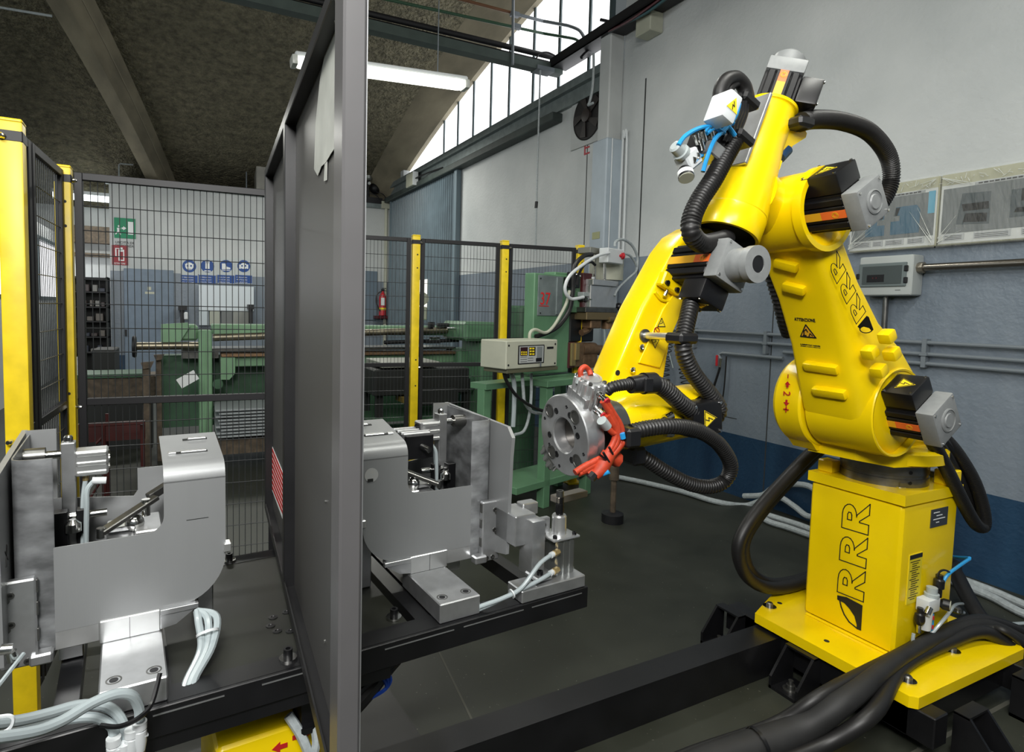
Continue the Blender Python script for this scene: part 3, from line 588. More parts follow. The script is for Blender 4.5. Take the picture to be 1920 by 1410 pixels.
for ang, nm in ((112, 0), (322, 1)):                                    # two short pneumatic lock cylinders on the flange rim
    a = math.radians(ang); rd = UY * math.cos(a) + FU * math.sin(a); tg_ = FD.cross(rd)
    bc = fp(a, .135, -.055)
    cy_ = part('lock_cylinder', ALUB, robot, lambda m: (m.box(bc, (.085, .075, .06), (rd, tg_, FD), .006, 2), [m.box(bc + rd * .0 + FD * .034 + tg_ * (i * .022), (.085, .013, .012), (rd, tg_, FD), .005, 2) for i in (-1, 0, 1)], [m.box(bc - tg_ * .04 * sg + FD * (i * .02), (.085, .008, .012), (rd, tg_, FD), .003) for i in (-1, 0, 1) for sg in (1, -1)]))
    part('mount_plate', ALU, cy_, lambda m: m.box(fp(a, .112, -.03), (.055, .085, .03), (rd, tg_, FD), .002))
    part('piston_cap', ALUB, cy_, lambda m: m.lathe(bc + rd * .042, rd, [(.030, 0), (.030, .006), (.024, .007), (.022, .004), (.0, .004)], 28))
    parts('cap_screw', DSTEEL, cy_, lambda m: [capscrew(m, bc + rd * .042 + tg_ * (i * .03) + FD * (j * .024), rd, .006, .005) for i in (-1, 1) for j in (-1, 1)])
    sd = -1 if nm == 0 else 1
    for k in range(2):
        f0 = bc + tg_ * (.045 * (1 if (tg_.y < 0) == (nm == 0) else -1)) + rd * (.02 - .045 * k)
        dr = (-UY * (1 if nm == 0 else -.3) - FU * .5).normalized()
        ft_ = part('push_fitting', CHROME, cy_, lambda m: m.lathe(f0, dr, [(.010, 0), (.010, .012), (.008, .013), (.008, .026), (.0105, .027), (.0105, .034)], 14)); part('fitting_ring', RED, ft_, lambda m: m.lathe(f0 + dr * .034, dr, [(.0095, 0), (.0095, .005)], 14))
parts('cable_boot', GREYP, robot, lambda m: (m.cyl(at(1087, 722, y=RY - .05), at(1093, 706, y=RY - .05), .012), m.cyl(at(1128, 788, y=RY - .125), at(1138, 800, y=RY - .12), .014)))
# orange sleeved cable bundle around the flange
NY = RY - .125
def px_path(pts, y, k=6): return smooth_path([at(p[0], p[1], y=(p[2] if len(p) > 2 else y)) for p in pts], k)
bun = part('orange_cable', ORNG, robot, lambda m: [m.tube(px_path(P, NY), r, 8) for P, r in (
    (((1089, 706, RY - .05), (1089, 694, RY - .05), (1096, 688, RY - .05), (1104, 694, RY - .05), (1108, 704, RY - .06)), .008),
    (((1138, 800), (1150, 812), (1158, 805), (1150, 785)), .0085), (((1136, 752), (1150, 775), (1162, 795), (1166, 815), (1158, 840), (1138, 862), (1108, 878), (1085, 888)), .009),
    (((1130, 752), (1146, 780), (1154, 805), (1150, 830), (1130, 858), (1100, 872), (1078, 886)), .009), (((1138, 778), (1152, 800), (1158, 822), (1145, 846), (1118, 868), (1090, 884)), .010),
    (((1168, 828), (1150, 850), (1128, 868), (1100, 888)), .011), (((1142, 768), (1157, 800), (1157, 826), (1140, 852), (1112, 866), (1090, 880)), .009))] + [m.tube([at(1142, 850, y=NY - .01), at(1128, 876, y=NY - .01), at(1114, 893, y=NY - .01)], [.020, .022, .014], 10), m.tube([at(1138, 855, y=NY + .02), at(1158, 862, y=NY + .02)], [.018, .022], 8)], 50)
parts('cable_tie', BLK, robot, lambda m: [m.tube([at(x0, y0, y=NY - .028), at(x1, y1, y=NY - .028)], .0035, 5) for x0, y0, x1, y1 in ((1124, 852, 1136, 862), (1131, 848, 1143, 868), (1142, 838, 1149, 852))] + [m.tube([at(1114, 889, y=NY - .012), at(1107, 897, y=NY - .012)], .013, 8)])
parts('blue_tube_end', BLUET, robot, lambda m: (m.cyl(at(1121, 892, y=NY - .01), at(1142, 884, y=NY - .03), .007), m.cyl(at(1166, 812, y=NY - .01), at(1168, 822, y=NY - .01), .008)))
# corrugated hoses of the dress pack
def hose(P, y, r, pitch=.010, dep=.12, m_=RUB): return part('corrugated_hose', m_, robot, lambda m: corrugated(m, [p if isinstance(p, Vector) else at(p[0], p[1], y=(p[2] if len(p) > 2 else y)) for p in P], r, pitch, 14, dep), 60)
hose([(1502, 229, 1.30), (1530, 224, 1.31), (1580, 228, 1.34), (1630, 248, 1.37), (1664, 290, 1.39), (1671, 335, 1.40), (1655, 376, 1.41), (1630, 402, 1.43), (1590, 420, 1.46), Vector((EX + .10, RY + .12, EZ))], 1.36, .031)
hose([(1378, 262, 1.30), (1362, 290, 1.295), (1338, 335, 1.285), (1312, 375, 1.28), (1297, 410, 1.275), (1297, 438, 1.27), (1315, 456, 1.29), (1345, 452, 1.33), (1362, 446, 1.36)], 1.29, .029)
hose([(1300, 548, 1.37), (1292, 585, 1.33), (1283, 628, 1.31), (1282, 660, 1.30), (1300, 700, 1.30), (1330, 738, 1.30), (1347, 764, 1.30), (1340, 781, 1.30), (1312, 780, 1.29), (1278, 757, 1.28), (1245, 728, 1.28), (1222, 719, 1.28)], 1.3, .0265)
hose([(1186, 720, 1.28), (1165, 722, 1.28), (1146, 727, 1.29), (1136, 736, 1.30)], 1.28, .017, .007)
hose([(1184, 810, 1.27), (1215, 803, 1.26), (1260, 799, 1.25), (1305, 806, 1.26), (1345, 830, 1.28), (1369, 868, 1.30), (1362, 898, 1.32), (1335, 912, 1.33), (1295, 908, 1.34), (1250, 886, 1.35), (1210, 860, 1.36), (1190, 852, 1.37)], 1.3, .0235)
hose([(1440, 480, 1.50), (1450, 520, 1.50), (1462, 560, 1.50), (1472, 600, 1.51), (1480, 625, 1.53)], 1.5, .030, .018, .16)
part('smooth_hose', RUB, robot, lambda m: [m.tube(px_path(P, 1.32), r, 12) for P, r in (
    (((1399, 196), (1396, 165), (1380, 147), (1360, 152), (1350, 175), (1352, 205), (1358, 240), (1368, 262)), .022), (((1408, 196), (1402, 168), (1386, 156), (1370, 163), (1362, 185)), .014))])
part('feed_hose', RUB, robot, lambda m: [m.tube(px_path(P, 1.7), r, 12) for P, r in (
    (((1560, 832, 1.60), (1530, 842, 1.66), (1478, 893, 1.70), (1420, 958, 1.70), (1388, 1010, 1.70), (1386, 1050, 1.70), (1405, 1085, 1.70), (1440, 1102, 1.70), (1485, 1098, 1.70), (1535, 1080, 1.70)), .027),
    (((1556, 838, 1.64), (1536, 846, 1.70), (1484, 898, 1.74), (1428, 962, 1.74), (1398, 1010, 1.74), (1397, 1045, 1.74), (1412, 1076, 1.74), (1444, 1093, 1.74), (1485, 1090, 1.74), (1535, 1074, 1.74)), .024))])
hose([(1735, 808, 1.22), (1760, 850, 1.20), (1790, 910, 1.19), (1815, 960, 1.19), (1832, 985, 1.19), (1845, 985, 1.19), (1842, 950, 1.19), (1825, 900, 1.20), (1795, 850, 1.22), (1765, 815, 1.24)], 1.2, .024, .008, .05)
part('feed_hose', RUB, robot, lambda m: m.tube(px_path(((1750, 818), (1778, 860), (1808, 920), (1828, 970), (1838, 985), (1838, 962), (1818, 905), (1790, 855), (1764, 822)), 1.23), .02, 10))
for p, s in (((1395, 193), 1), ((1385, 262), 1), ((1497, 232), 1), ((1278, 634), 1), ((1176, 818), 1), ((1187, 852), 1)):
    y = {1395: 1.32, 1385: 1.30, 1497: 1.30, 1278: 1.31, 1176: 1.27, 1187: 1.36}[p[0]]
    part('hose_clamp', PLAS, robot, lambda m: m.box(at(*p, y=y), (.075, .07, .032) if p[0] > 1200 else (.05, .07, .055), ((fs, UY, ft) if p[0] in (1395, 1385) else (UX, UY, UZ)), .008))
part('hose_coupling', PLAS, robot, lambda m: (m.cyl(at(1182, 722, y=1.28), at(1206, 719, y=1.28), .024, .027), m.cyl(at(1206, 719, y=1.28), at(1226, 718, y=1.28), .031), m.box(at(1216, 722, y=1.25), (.03, .01, .04), None, .003)))
part('junction_bracket', BLK, robot, lambda m: m.box(at(1352, 458, y=RY), (.05, .06, .06), (fs, UY, ft), .006))
# valve group and connection box on the tube
vb = at(1398, 235, y=RY) ; back = part('valve_plate', ALU, robot, lambda m: m.box(at(1402, 246, y=RY - .03), (.012, .085, .25), (fs, UY, ft), .002))
bx = at(1355, 206, y=RY - .15)
cb = part('connection_box', WHITEP, robot, lambda m: m.box(bx, (.05, .07, .085), (fs, UY, ft), .007, 2))
t = bx - UY * .0355; tr = [t + fs * (.026 * math.cos(a)) + ft * (.026 * math.sin(a)) for a in (math.pi * .5 + 2 * math.pi * i / 3 for i in range(3))]
part('warning_triangle', LYEL, cb, lambda m: m.prism(tr, -UY * .001)); part('flash_sign', INK, cb, lambda m: m.strip([t + ft * .012 + fs * .003, t - ft * .0 - fs * .004, t + ft * .002 + fs * .004, t - ft * .01], .002, -UY, .002))
part('black_cable', BLK, robot, lambda m: [m.tube(px_path(((1402 - k * 5, 190), (1399 - k * 5, 210), (1392 - k * 6, 232), (1383 - k * 4, 252), (1378 - k * 4, 266)), 1.30 - .004 * k), .0075, 8) for k in range(6)])
parts('blue_air_tube', BLUET, robot, lambda m: [m.tube(px_path(P, 1.265), .0065, 8) for P in (((1272, 272), (1285, 255), (1310, 241), (1335, 238), (1358, 250)), ((1386, 194), (1378, 220), (1360, 242), (1340, 262), (1326, 295), (1318, 322)), ((1320, 248), (1335, 232), (1358, 224), (1375, 232)), ((1325, 250), (1340, 240), (1362, 236), (1378, 254)), ((1382, 200), (1372, 222), (1352, 246)))])
vt = part('valve_body', BLK, robot, lambda m: (m.box(at(1306, 269, y=1.30), (.07, .05, .03), (ft, UY, fs), .004), m.box(at(1336, 262, y=1.32), (.05, .07, .05), (ft, UY, fs), .004)))
part('valve_manifold', ALU, robot, lambda m: m.box(at(1332, 286, y=1.31), (.045, .06, .06), (ft, UY, fs), .004))
for px, py in ((1306, 258), (1318, 252), (1333, 246), (1314, 268), (1310, 292), (1303, 300)):
    d = Vector((-.6, -.2, .7)) if py < 280 else Vector((-.8, -.3, -.2)); p = at(px, py, y=1.27)
    f = part('push_fitting', CHROME, robot, lambda m: m.lathe(p, d, [(.008, -.02), (.008, .006), (.0095, .007), (.0095, .013)], 12))
rg = at(1290, 300, y=1.29)
reg = part('pressure_regulator', WHITEP, robot, lambda m: m.box(rg, (.055, .05, .05), (Vector((.8, 0, .6)), UY, Vector((-.6, 0, .8))), .005))
part('regulator_knob', GREYP, reg, lambda m: m.lathe(rg + Vector((-.025, -.005, .012)), Vector((-.8, -.1, .35)), [(.024, 0), (.024, .012), (.019, .014), (.018, .04), (.012, .044)], 18))
part('gauge', BLK, reg, lambda m: m.lathe(rg + Vector((-.022, -.01, -.03)), Vector((-.25, -.5, -.85)), [(.016, 0), (.022, .012), (.022, .035)], 20)); part('gauge_face', CREAM, reg, lambda m: m.lathe(rg + Vector((-.022, -.01, -.03)) + Vector((-.25, -.5, -.85)).normalized() * .035, Vector((-.25, -.5, -.85)), [(.021, 0), (.021, .002)], 20)); part('gauge_band', WINK, reg, lambda m: m.lathe(rg + Vector((-.022, -.01, -.03)) + Vector((-.25, -.5, -.85)).normalized() * .014, Vector((-.25, -.5, -.85)), [(.0225, 0), (.0225, .014)], 20))
# air service unit on the pedestal's right face
su = at(1740, 1132, y=py0 - .03)
sv = part('air_service_unit', WHITEP, robot, lambda m: (m.box(su, (.075, .045, .05), None, .005, 2), m.cyl(su + Vector((-.01, 0, -.02)), su + Vector((-.01, 0, -.095)), .022, .019)))
part('regulator_knob', GREYP, sv, lambda m: m.lathe(su + UZ * .025 + UX * .02, UZ, [(.024, 0), (.024, .012), (.018, .014), (.018, .035)], 18))
part('gauge', BLK, sv, lambda m: m.lathe(su + Vector((.05, -.015, 0)), Vector((.35, -1, 0)), [(.014, 0), (.021, .01), (.021, .03)], 20)); part('gauge_face', CREAM, sv, lambda m: m.lathe(su + Vector((.05, -.015, 0)) + Vector((.35, -1, 0)).normalized() * .03, Vector((.35, -1, 0)), [(.018, 0), (.018, .002)], 20))
parts('pressure_switch', PLAS, sv, lambda m: (m.lathe(su + Vector((.065, .0, .045)), UZ, [(.012, -.03), (.012, 0), (.018, .005), (.018, .035), (.012, .04), (.012, .055)], 14), m.lathe(su + Vector((-.05, 0, -.05)), UZ, [(.010, -.02), (.016, -.01), (.018, .0), (.016, .02), (.010, .025), (.010, .045)], 14)))
part('elbow_fitting', CHROME, sv, lambda m: (m.cyl(su + Vector((-.03, -.02, .0)), su + Vector((-.05, -.022, -.02)), .011), m.cyl(su + Vector((-.05, 0, -.07)), su + Vector((-.05, 0, -.1)), .008)))
parts('level_mark', RED, sv, lambda m: (m.box(su + Vector((-.0, -.021, -.045)), (.006, .004, .014)), m.box(su + Vector((-.0, -.021, -.08)), (.006, .004, .014))))
part('air_tube', TUBE, robot, lambda m: m.tube(px_path(((1713, 1188, 1.17), (1712, 1205, 1.17), (1722, 1212, 1.17), (1740, 1196, 1.17), (1775, 1155, 1.15), (1790, 1135, 1.2), (1805, 1132, 1.3)), 1.17), .006, 8)); parts('blue_air_tube', BLUET, robot, lambda m: [m.tube(px_path(P, 1.17), .006, 8) for P in (((1764, 1105), (1775, 1080), (1800, 1060), (1818, 1048)), ((1767, 1040, 1.5), (1790, 1044, 1.3), (1818, 1046, 1.2)), ((1748, 1150), (1747, 1180), (1746, 1190)))])
part('sensor_cable', BLK, robot, lambda m: m.tube(px_path(((1758, 1082), (1762, 1072), (1772, 1069), (1785, 1076)), 1.17), .004, 6))
# ------------------------------------------------------------------ black steel frame under the robot with its long tie beam
fr = thing('base_frame', (2.55, RY, 0), 'black welded steel frame with feet under the robot and long tie beam', 'frame')
part('tie_beam', BLK, fr, lambda m: m.prism([(2.3, 1.53, 0), (2.3, 1.64, 0), (.30, 1.60, 0), (.30, 1.50, 0)], (0, 0, .148)))
part('side_beam', BLK, fr, lambda m: (m.ab((2.19, .98, .05), (2.27, 1.80, .158), .004), m.ab((2.83, 1.0, .05), (2.91, 1.78, .158), .004), m.ab((2.19, 1.06, .052), (2.91, 1.16, .156)), m.ab((2.19, 1.62, .052), (2.91, 1.72, .156)))) 
def foot(x, y, dx, dy):                                                # bent gusset foot bolted to the floor
    d = Vector((dx, dy, 0)); k = Vector((-dy, dx, 0)); o = Vector((x, y, 0))
    f = part('foot', BLK, fr, lambda m: (m.prism([o + k * .06, o - k * .06, o - k * .06 + d * .13, o + k * .06 + d * .13], UZ * .012), [m.prism([o + k * (s * .06), o + k * (s * .06) + d * .13, o + k * (s * .06) + d * .13 + UZ * .05, o + k * (s * .06) + d * .045 + UZ * .155, o + k * (s * .06) + UZ * .155], -k * s * .01) for s in (1, -1)], m.prism([o + k * .06 + d * .045 + UZ * .15, o - k * .06 + d * .045 + UZ * .15, o - k * .06 + UZ * .15, o + k * .06 + UZ * .15], UZ * .008)))
    part('foot_bolt', DSTEEL, f, lambda m: (m.lathe(o + d * .085 + UZ * .012, UZ, [(.028, 0), (.028, .006), (.016, .007), (.016, .022), (.009, .023), (.009, .04)], 14)))
foot(2.19, 1.42, -1, 0); foot(2.36, .98, 0, -1); foot(2.80, 1.0, 0, -1); foot(2.91, 1.45, 1, 0); foot(2.19, 1.76, -1, 0)
# ------------------------------------------------------------------ turntable
O_, th = Vector((.35, 1.75, .6)), math.radians(4.3)
A_, B_ = Vector((math.cos(th), math.sin(th), 0)), Vector((-math.sin(th), math.cos(th), 0))
AX = (A_, B_, UZ)
def W(a, b, z): return O_ + A_ * a + B_ * b + UZ * z
def lb(m, a0, a1, b0, b1, z0, z1, bev=0, seg=1): return m.box(W((a0 + a1) / 2, (b0 + b1) / 2, (z0 + z1) / 2), (abs(a1 - a0), abs(b1 - b0), abs(z1 - z0)), AX, bev, seg)
TOP = mat('oily_black_table_plate', (.014, .015, .011), .42, noise=.5, nscale=7)
tt = thing('turntable', W(-.08, 0, -.6), 'black two-station turntable on a yellow drive unit carrying the two welding fixtures', 'turntable')
part('table_plate', TOP, tt, lambda m: lb(m, -.40, .175, -.30, .31, -.014, -.001))
part('front_rail', BLK, tt, lambda m: (lb(m, -.93, .756, -.368, -.358, -.066, 0, .002), lb(m, -.93, .756, -.358, -.295, -.010, 0), lb(m, -.5, .10, -.36, -.30, -.10, -.062)))
part('rear_rail', BLK, tt, lambda m: (lb(m, -.93, .70, .355, .365, -.066, 0, .002), lb(m, -.93, .70, .30, .355, -.010, 0)))
for a in (.20, .255, .60, -.42, -.50, -.62, -.93): part('cross_beam', BLK, tt, lambda m: lb(m, a, a + .045, -.30, .30, -.05, -.002))
for k, (a0, a1) in enumerate(((-.44, -.30), (-.22, -.02), (.08, .28), (.31, .51), (.54, .73))):
    part('weld_line', ALU, tt, lambda m: lb(m, a0, a1, -.3695, -.368, -.016, -.0135))
parts('plate_screw', BLK, tt, lambda m: [(m.lathe(W(a, b, 0), UZ, [(.012, -.001), (.012, .0008), (.006, .001), (.005, -.0002)], 14)) for a, b in ((-.14, -.104), (-.155, -.145), (-.145, -.18), (-.115, -.196), (-.101, -.092))])
for a, b in ((-.15, -.318), (-.19, .33), (.15, -.26), (.02, .31)):
    s_ = part('clamp_screw', BLK, tt, lambda m: capscrew(m, W(a, b, .004), UZ, .011, .022)); part('washer', CHROME, s_, lambda m: m.lathe(W(a, b, 0), UZ, [(.021, 0), (.021, .005)], 16))
part('drive_unit', YEL, tt, lambda m: m.box(W(-.16, -.12, -.40), (.30, .32, .40), AX, .02, 3))
part('drive_column', BLK, tt, lambda m: (m.cyl(W(-.08, 0, -.2), W(-.08, 0, -.06), .2), lb(m, -.5, .35, -.2, .25, -.6, -.56)))
part('drive_bracket', BLK, tt, lambda m: (lb(m, -.115, -.085, -.31, -.22, -.19, -.06), lb(m, -.12, -.05, -.33, -.24, -.20, -.185)))
part('drive_hose', HOSEG, tt, lambda m: (m.tube(smooth_path([W(-.145, -.3, -.155), W(-.12, -.32, -.2), W(-.10, -.33, -.26), W(-.095, -.33, -.32)], 5), .012, 8), m.tube(smooth_path([W(-.085, -.32, -.19), W(-.085, -.335, -.23), W(-.10, -.335, -.28), W(-.105, -.33, -.33)], 5), .011, 8)))
rm = W(-.13, -.281, -.245); part('axis_arrow', REDT, tt, lambda m: (m.prism([rm + A_ * x + UZ * z for x, z in ((-.05, .0), (-.03, .014), (-.03, .006), (-.012, .006), (-.012, -.006), (-.03, -.006), (-.03, -.014))], -B_ * .001), m.prism([rm + A_ * x + UZ * z for x, z in ((.05, .012), (.03, .026), (.03, .018), (.0, .018), (.0, .006), (.03, .006), (.03, -.002))], -B_ * .001)))
# cable loom under the right-hand table
part('cable_loom', RUB, tt, lambda m: (m.tube(smooth_path([W(.30, -.2, -.09), W(.16, -.26, -.12), W(.06, -.30, -.17), W(-.02, -.31, -.22)], 5), .018, 8), m.tube(smooth_path([W(.26, -.24, -.1), W(.1, -.29, -.13), W(.0, -.31, -.16)], 5), .01, 8)))
parts('blue_air_tube', mat('deep_blue_tube', (.01, .05, .32), .3), tt, lambda m: [m.tube(smooth_path([W(.09, -.29, -.12 - k * .008), W(.125 - k * .01, -.30, -.14), W(.11, -.305, -.165), W(.06, -.31, -.175)], 5), .005, 6) for k in range(3)])
# ------------------------------------------------------------------ divider panel standing across the turntable
DA = math.radians(2.9); DX, DY = Vector((math.cos(DA), -math.sin(DA), 0)), Vector((math.sin(DA), math.cos(DA), 0))
D0 = Vector((.2205, .905, 0))                                          # near, left edge of the panel
def P(i, j, z): return D0 + DX * i + DY * j + UZ * z                  # i across the thickness, j along, z up
DAX = (DX, DY, UZ)
def pb(m, i0, i1, j0, j1, z0, z1, bev=0): return m.box(P((i0 + i1) / 2, (j0 + j1) / 2, (z0 + z1) / 2), (abs(i1 - i0), abs(j1 - j0), abs(z1 - z0)), DAX, bev)
PAN = mat('black_panel_frame', (.010, .010, .011), .42, noise=.2, nscale=10)
PPO = mat('grey_satin_post', (.085, .083, .085), .38, noise=.05, nscale=10)
PSH = mat('panel_sheet_paint', (.060, .059, .057), .42)
LEN, ZT, ZB, TH_ = 1.62, 1.985, .615, .036
dv = thing('divider_panel', P(.02, LEN / 2, .6), 'tall dark steel divider panel standing across the turntable between the two fixtures', 'panel')
part('near_post', PPO, dv, lambda m: pb(m, 0, TH_, 0, .075, .08, ZT + .25, .004))
part('middle_post', PAN, dv, lambda m: pb(m, 0, TH_ - .004, .84, .885, ZB, ZT, .002)); part('far_post', PAN, dv, lambda m: pb(m, 0, TH_ - .004, LEN - .045, LEN, ZB, ZT, .002))
part('top_rail', PAN, dv, lambda m: pb(m, 0, TH_, .06, LEN, ZT - .03, ZT, .002)); part('bottom_rail', PAN, dv, lambda m: (pb(m, 0, TH_, .06, LEN, ZB, ZB + .012), pb(m, 0, .004, .06, LEN, ZB, ZB + .03)))
parts('sheet', PSH, dv, lambda m: [pb(m, TH_ - .006, TH_ - .002, a, b, ZB + .01, ZT - .02) for a, b in ((.07, .845), (.88, LEN - .04))])
part('edge_bead', ALU, dv, lambda m: pb(m, TH_, TH_ + .0015, .002, .006, .1, ZT + .2))
pp = P(TH_ - .0075, 0, 0); PAPER = mat('plastic_wrapped_paper', (.36, .37, .34), .55, noise=.2, nscale=10)
def ppx(x, y, i=TH_ - .008): return onplane(x, y, P(i, 0, 0), DX)
part('paper_notice', PAPER, dv, lambda m: m.prism([ppx(x, y) for x, y in ((641, 35), (612, 92), (601, 150), (593, 230), (590, 318), (597, 330), (604, 312), (612, 305), (622, 288), (640, 262))], -DX * .0015))
part('adhesive_tape', PAPER, dv, lambda m: m.prism([ppx(x, y) for x, y in ((610, 300), (614, 298), (613, 338), (608, 340))], -DX * .001))
part('notice_hook', CHROME, dv, lambda m: m.tube([P(TH_ - .01, .16, 1.955), P(TH_ - .02, .15, 1.94), P(TH_ - .012, .145, 1.925)], .004, 6))
part('warning_sticker', WINK, dv, lambda m: m.prism([ppx(x, y) for x, y in ((508, 830), (532, 888), (532, 978), (508, 912))], -DX * .001))
part('sticker_print', REDT, dv, lambda m: [m.prism([ppx(x, y + f, TH_ - .0092) for x, y in ((510.5, 836), (530.5, 885), (530.5, 891), (510.5, 842))], -DX * .0008) for f in (4, 14, 24, 34, 44, 54, 64, 74)])
parts('panel_screw', CHROME, dv, lambda m: [m.lathe(P(TH_ - .0065, .30, z), -DX, [(.004, 0), (.004, .003)], 8) for z in (.75, 1.05)])
# ------------------------------------------------------------------ the two welding fixtures (mirror images)
STAR = INK
def fixture(left):
    g = (lambda a: -.165 - a) if left else (lambda a: a)
    def w(a, b, z): return W(g(a), b, z)
    def bx(m, a0, a1, b0, b1, z0, z1, bev=0, seg=1): return lb(m, min(g(a0), g(a1)), max(g(a0), g(a1)), b0, b1, z0, z1, bev, seg)
    sa = -A_ if left else A_
    fx = thing('welding_fixture', W(g(.3), 0, 0), 'silver sheet-metal welding fixture with pneumatic clamps, ' + ('left of the dark divider panel' if left else 'right of the divider panel, below the robot flange'), 'fixture', 'welding fixtures on the turntable')
    part('base_block', ALU, fx, lambda m: bx(m, .245, .372, -.352, -.10, 0, .055, .003))
    parts('counterbore', DSTEEL, fx, lambda m: [m.lathe(w(a, b, .0545), UZ, [(.0155, 0), (.0155, .001), (.0125, .0012), (.0115, -.003), (.006, -.003)], 20) for a, b in ((.27, -.315), (.345, -.315))])
    parts('bore_shadow', BLK, fx, lambda m: [m.lathe(w(a, b, .0552), UZ, [(.0085, 0), (.0085, .0008)], 14) for a, b in ((.27, -.315), (.345, -.315))])
    part('riser', ALUB, fx, lambda m: (bx(m, .25, .375, -.148, -.11, .055, .108, .002), bx(m, .375, .53, -.142, -.11, .06, .105, .002)))
    part('riser_joint', DARK, fx, lambda m: bx(m, .3135, .3145, -.1487, -.147, .056, .106))
    part('side_bracket', ALU, fx, lambda m: (m.prism([w(.25, -.15, .104), w(.172, -.15, .110), w(.172, -.15, .095), w(.215, -.15, .065), w(.25, -.15, .06)], B_ * .03), bx(m, .165, .25, -.154, -.14, .095, .108, .001)))
    # main cheek plate with its rolled hood
    a0, a1 = .100, .460
    out = [(a1, .102), (a1, .298), (.275, .299)] + [(.275 - .036 * math.sin(t), .335 - .036 * math.cos(t)) for t in [math.pi / 2 * i / 6 for i in range(1, 7)]] + [(.239, .42), (a0, .42), (a0, .222)] + [(a0 + .115 - .115 * math.cos(t), .222 - .118 * math.sin(t)) for t in [math.pi / 2 * i / 9 for i in range(1, 10)]]
    part('cheek_plate', STEEL, fx, lambda m: m.prism([w(a, -.142, z) for a, z in out], B_ * .003))
    bend = [(-.142, .418), (-.1395, .432), (-.132, .445), (-.120, .4545), (-.105, .459), (.06, .492)]
    part('rolled_hood', STEEL, fx, lambda m: m.loft([[w(.239, b, z) for b, z in bend] + [w(.239, b, z - .003) for b, z in bend[::-1]], [w(a0, b, z) for b, z in bend] + [w(a0, b, z - .003) for b, z in bend[::-1]]]), 45)
    parts('hood_slot', DARK, fx, lambda m: [m.box(w(a, b, .459 + (b + .105) * .2), (l, .010, .003), (A_, (B_ + UZ * .2).normalized(), UZ), 0) for a, b, l in ((.17, -.06, .075), (.155, .02, .06))])
    parts('hood_tab', ALUB, fx, lambda m: [m.box(w(a, b, .461 + (b + .105) * .2), (l, .012, .006), (A_, (B_ + UZ * .2).normalized(), UZ), .001) for a, b, l in ((.215, -.06, .018), (.165, -.058, .06), (.15, .022, .045))])
    part('rear_cheek_plate', STEEL, fx, lambda m: m.prism([w(a, .10, z) for a, z in ((a0, .10), (.49, .10), (.49, .345), (.30, .325), (.29, .34), (.29, .40), (a0, .40))], B_ * .003))
    parts('edge_stop', ALUB, fx, lambda m: [bx(m, a0 - .012, a0 + .006, b, b + .03, z, z + .022, .002) for b, z in ((-.155, .225), (-.06, .385), (-.06, .31))])
    if not left:
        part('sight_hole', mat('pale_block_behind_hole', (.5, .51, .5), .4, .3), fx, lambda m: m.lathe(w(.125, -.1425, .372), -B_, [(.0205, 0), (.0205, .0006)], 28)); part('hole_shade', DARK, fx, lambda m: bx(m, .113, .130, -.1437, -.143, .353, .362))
    else:
        part('scratch', DARK, fx, lambda m: bx(m, .14, .19, -.1425, -.142, .317, .3185))
    # heat-marked folded strip and the tall end plate
    fold = [(a1, -.1425), (.497, -.1425), (.520, -.139), (.531, -.129), (.534, -.112), (.534, .16)]
    part('folded_strip', BURN, fx, lambda m: m.loft([[w(a, b, z) for a, b in fold] + [w(a - .003, b + .003, z) for a, b in fold[::-1]] for z in (.064, .502)]), 50)
    part('end_plate', STEEL, fx, lambda m: m.prism([w(.540, b, z) for b, z in ((-.225, .09), (-.236, .40), (-.242, .462), (-.215, .492), (.20, .508), (.20, .06), (-.10, .06))], sa * .012))
    part('end_flange', STEEL, fx, lambda m: bx(m, .475, .541, .165, .168, .06, .512))
    part('corner_bracket', ALU, fx, lambda m: (bx(m, .49, .556, -.165, -.143, .05, .245, .004), bx(m, .462, .505, -.175, -.143, .05, .075, .004)))
    parts('bracket_pocket', DSTEEL, fx, lambda m: [m.lathe(w(a, -.165, z), -B_, [(.0075, 0), (.0075, .0015), (.004, .0016), (.004, .0)], 14) for a, z in ((.508, .062), (.53, .062), (.535, .215), (.543, .205), (.535, .15), (.543, .14))] + [bx(m, .487, .4905, -.162, -.15, z, z + .03, .001) for z in (.10, .16, .21)])
    # vertical post with the horizontal push cylinder
    part('cylinder_post', ALU, fx, lambda m: bx(m, .425, .455, .02, .06, .03, .50, .002))
    cy_ = part('push_cylinder', ALUB, fx, lambda m: (bx(m, .355, .427, .012, .068, .415, .478, .004), [bx(m, .357, .424, .008, .072, z, z + .012, .003) for z in (.416, .440, .464)]))
    part('cylinder_cap', BLK if not left else CHROME, cy_, lambda m: m.cyl(w(.352, .04, .447), w(.357, .04, .447), .024))
    part('piston_rod', CHROME, cy_, lambda m: m.cyl(w(.455, .04, .47), w(.50, .04, .47), .010)); part('push_pad', DSTEEL, cy_, lambda m: m.cyl(w(.487, .04, .47), w(.552, .04, .47), .020))
    part('post_screw', CHROME, fx, lambda m: m.lathe(w(.44, .04, .50), UZ, [(.010, 0), (.010, .012), (.007, .016)], 12))
    part('push_fitting', BRASS, cy_, lambda m: m.cyl(w(.405, .03, .415), w(.405, .03, .400), .007)); part('elbow_fitting', WHITEP, cy_, lambda m: m.cyl(w(.39, .0, .405), w(.36, .0, .402), .009))
    part('air_tube', TUBE, fx, lambda m: [m.tube(smooth_path([w(.405, .03, .402), w(.410, .02, .36), w(.412, .01, .30), w(.412, .0, .24)], 5), .006, 8), m.tube(smooth_path([w(.385, .0, .405), w(.40, -.005, .385), w(.402, -.01, .34), w(.404, -.01, .28), w(.405, -.01, .23)], 5), .006, 8)])
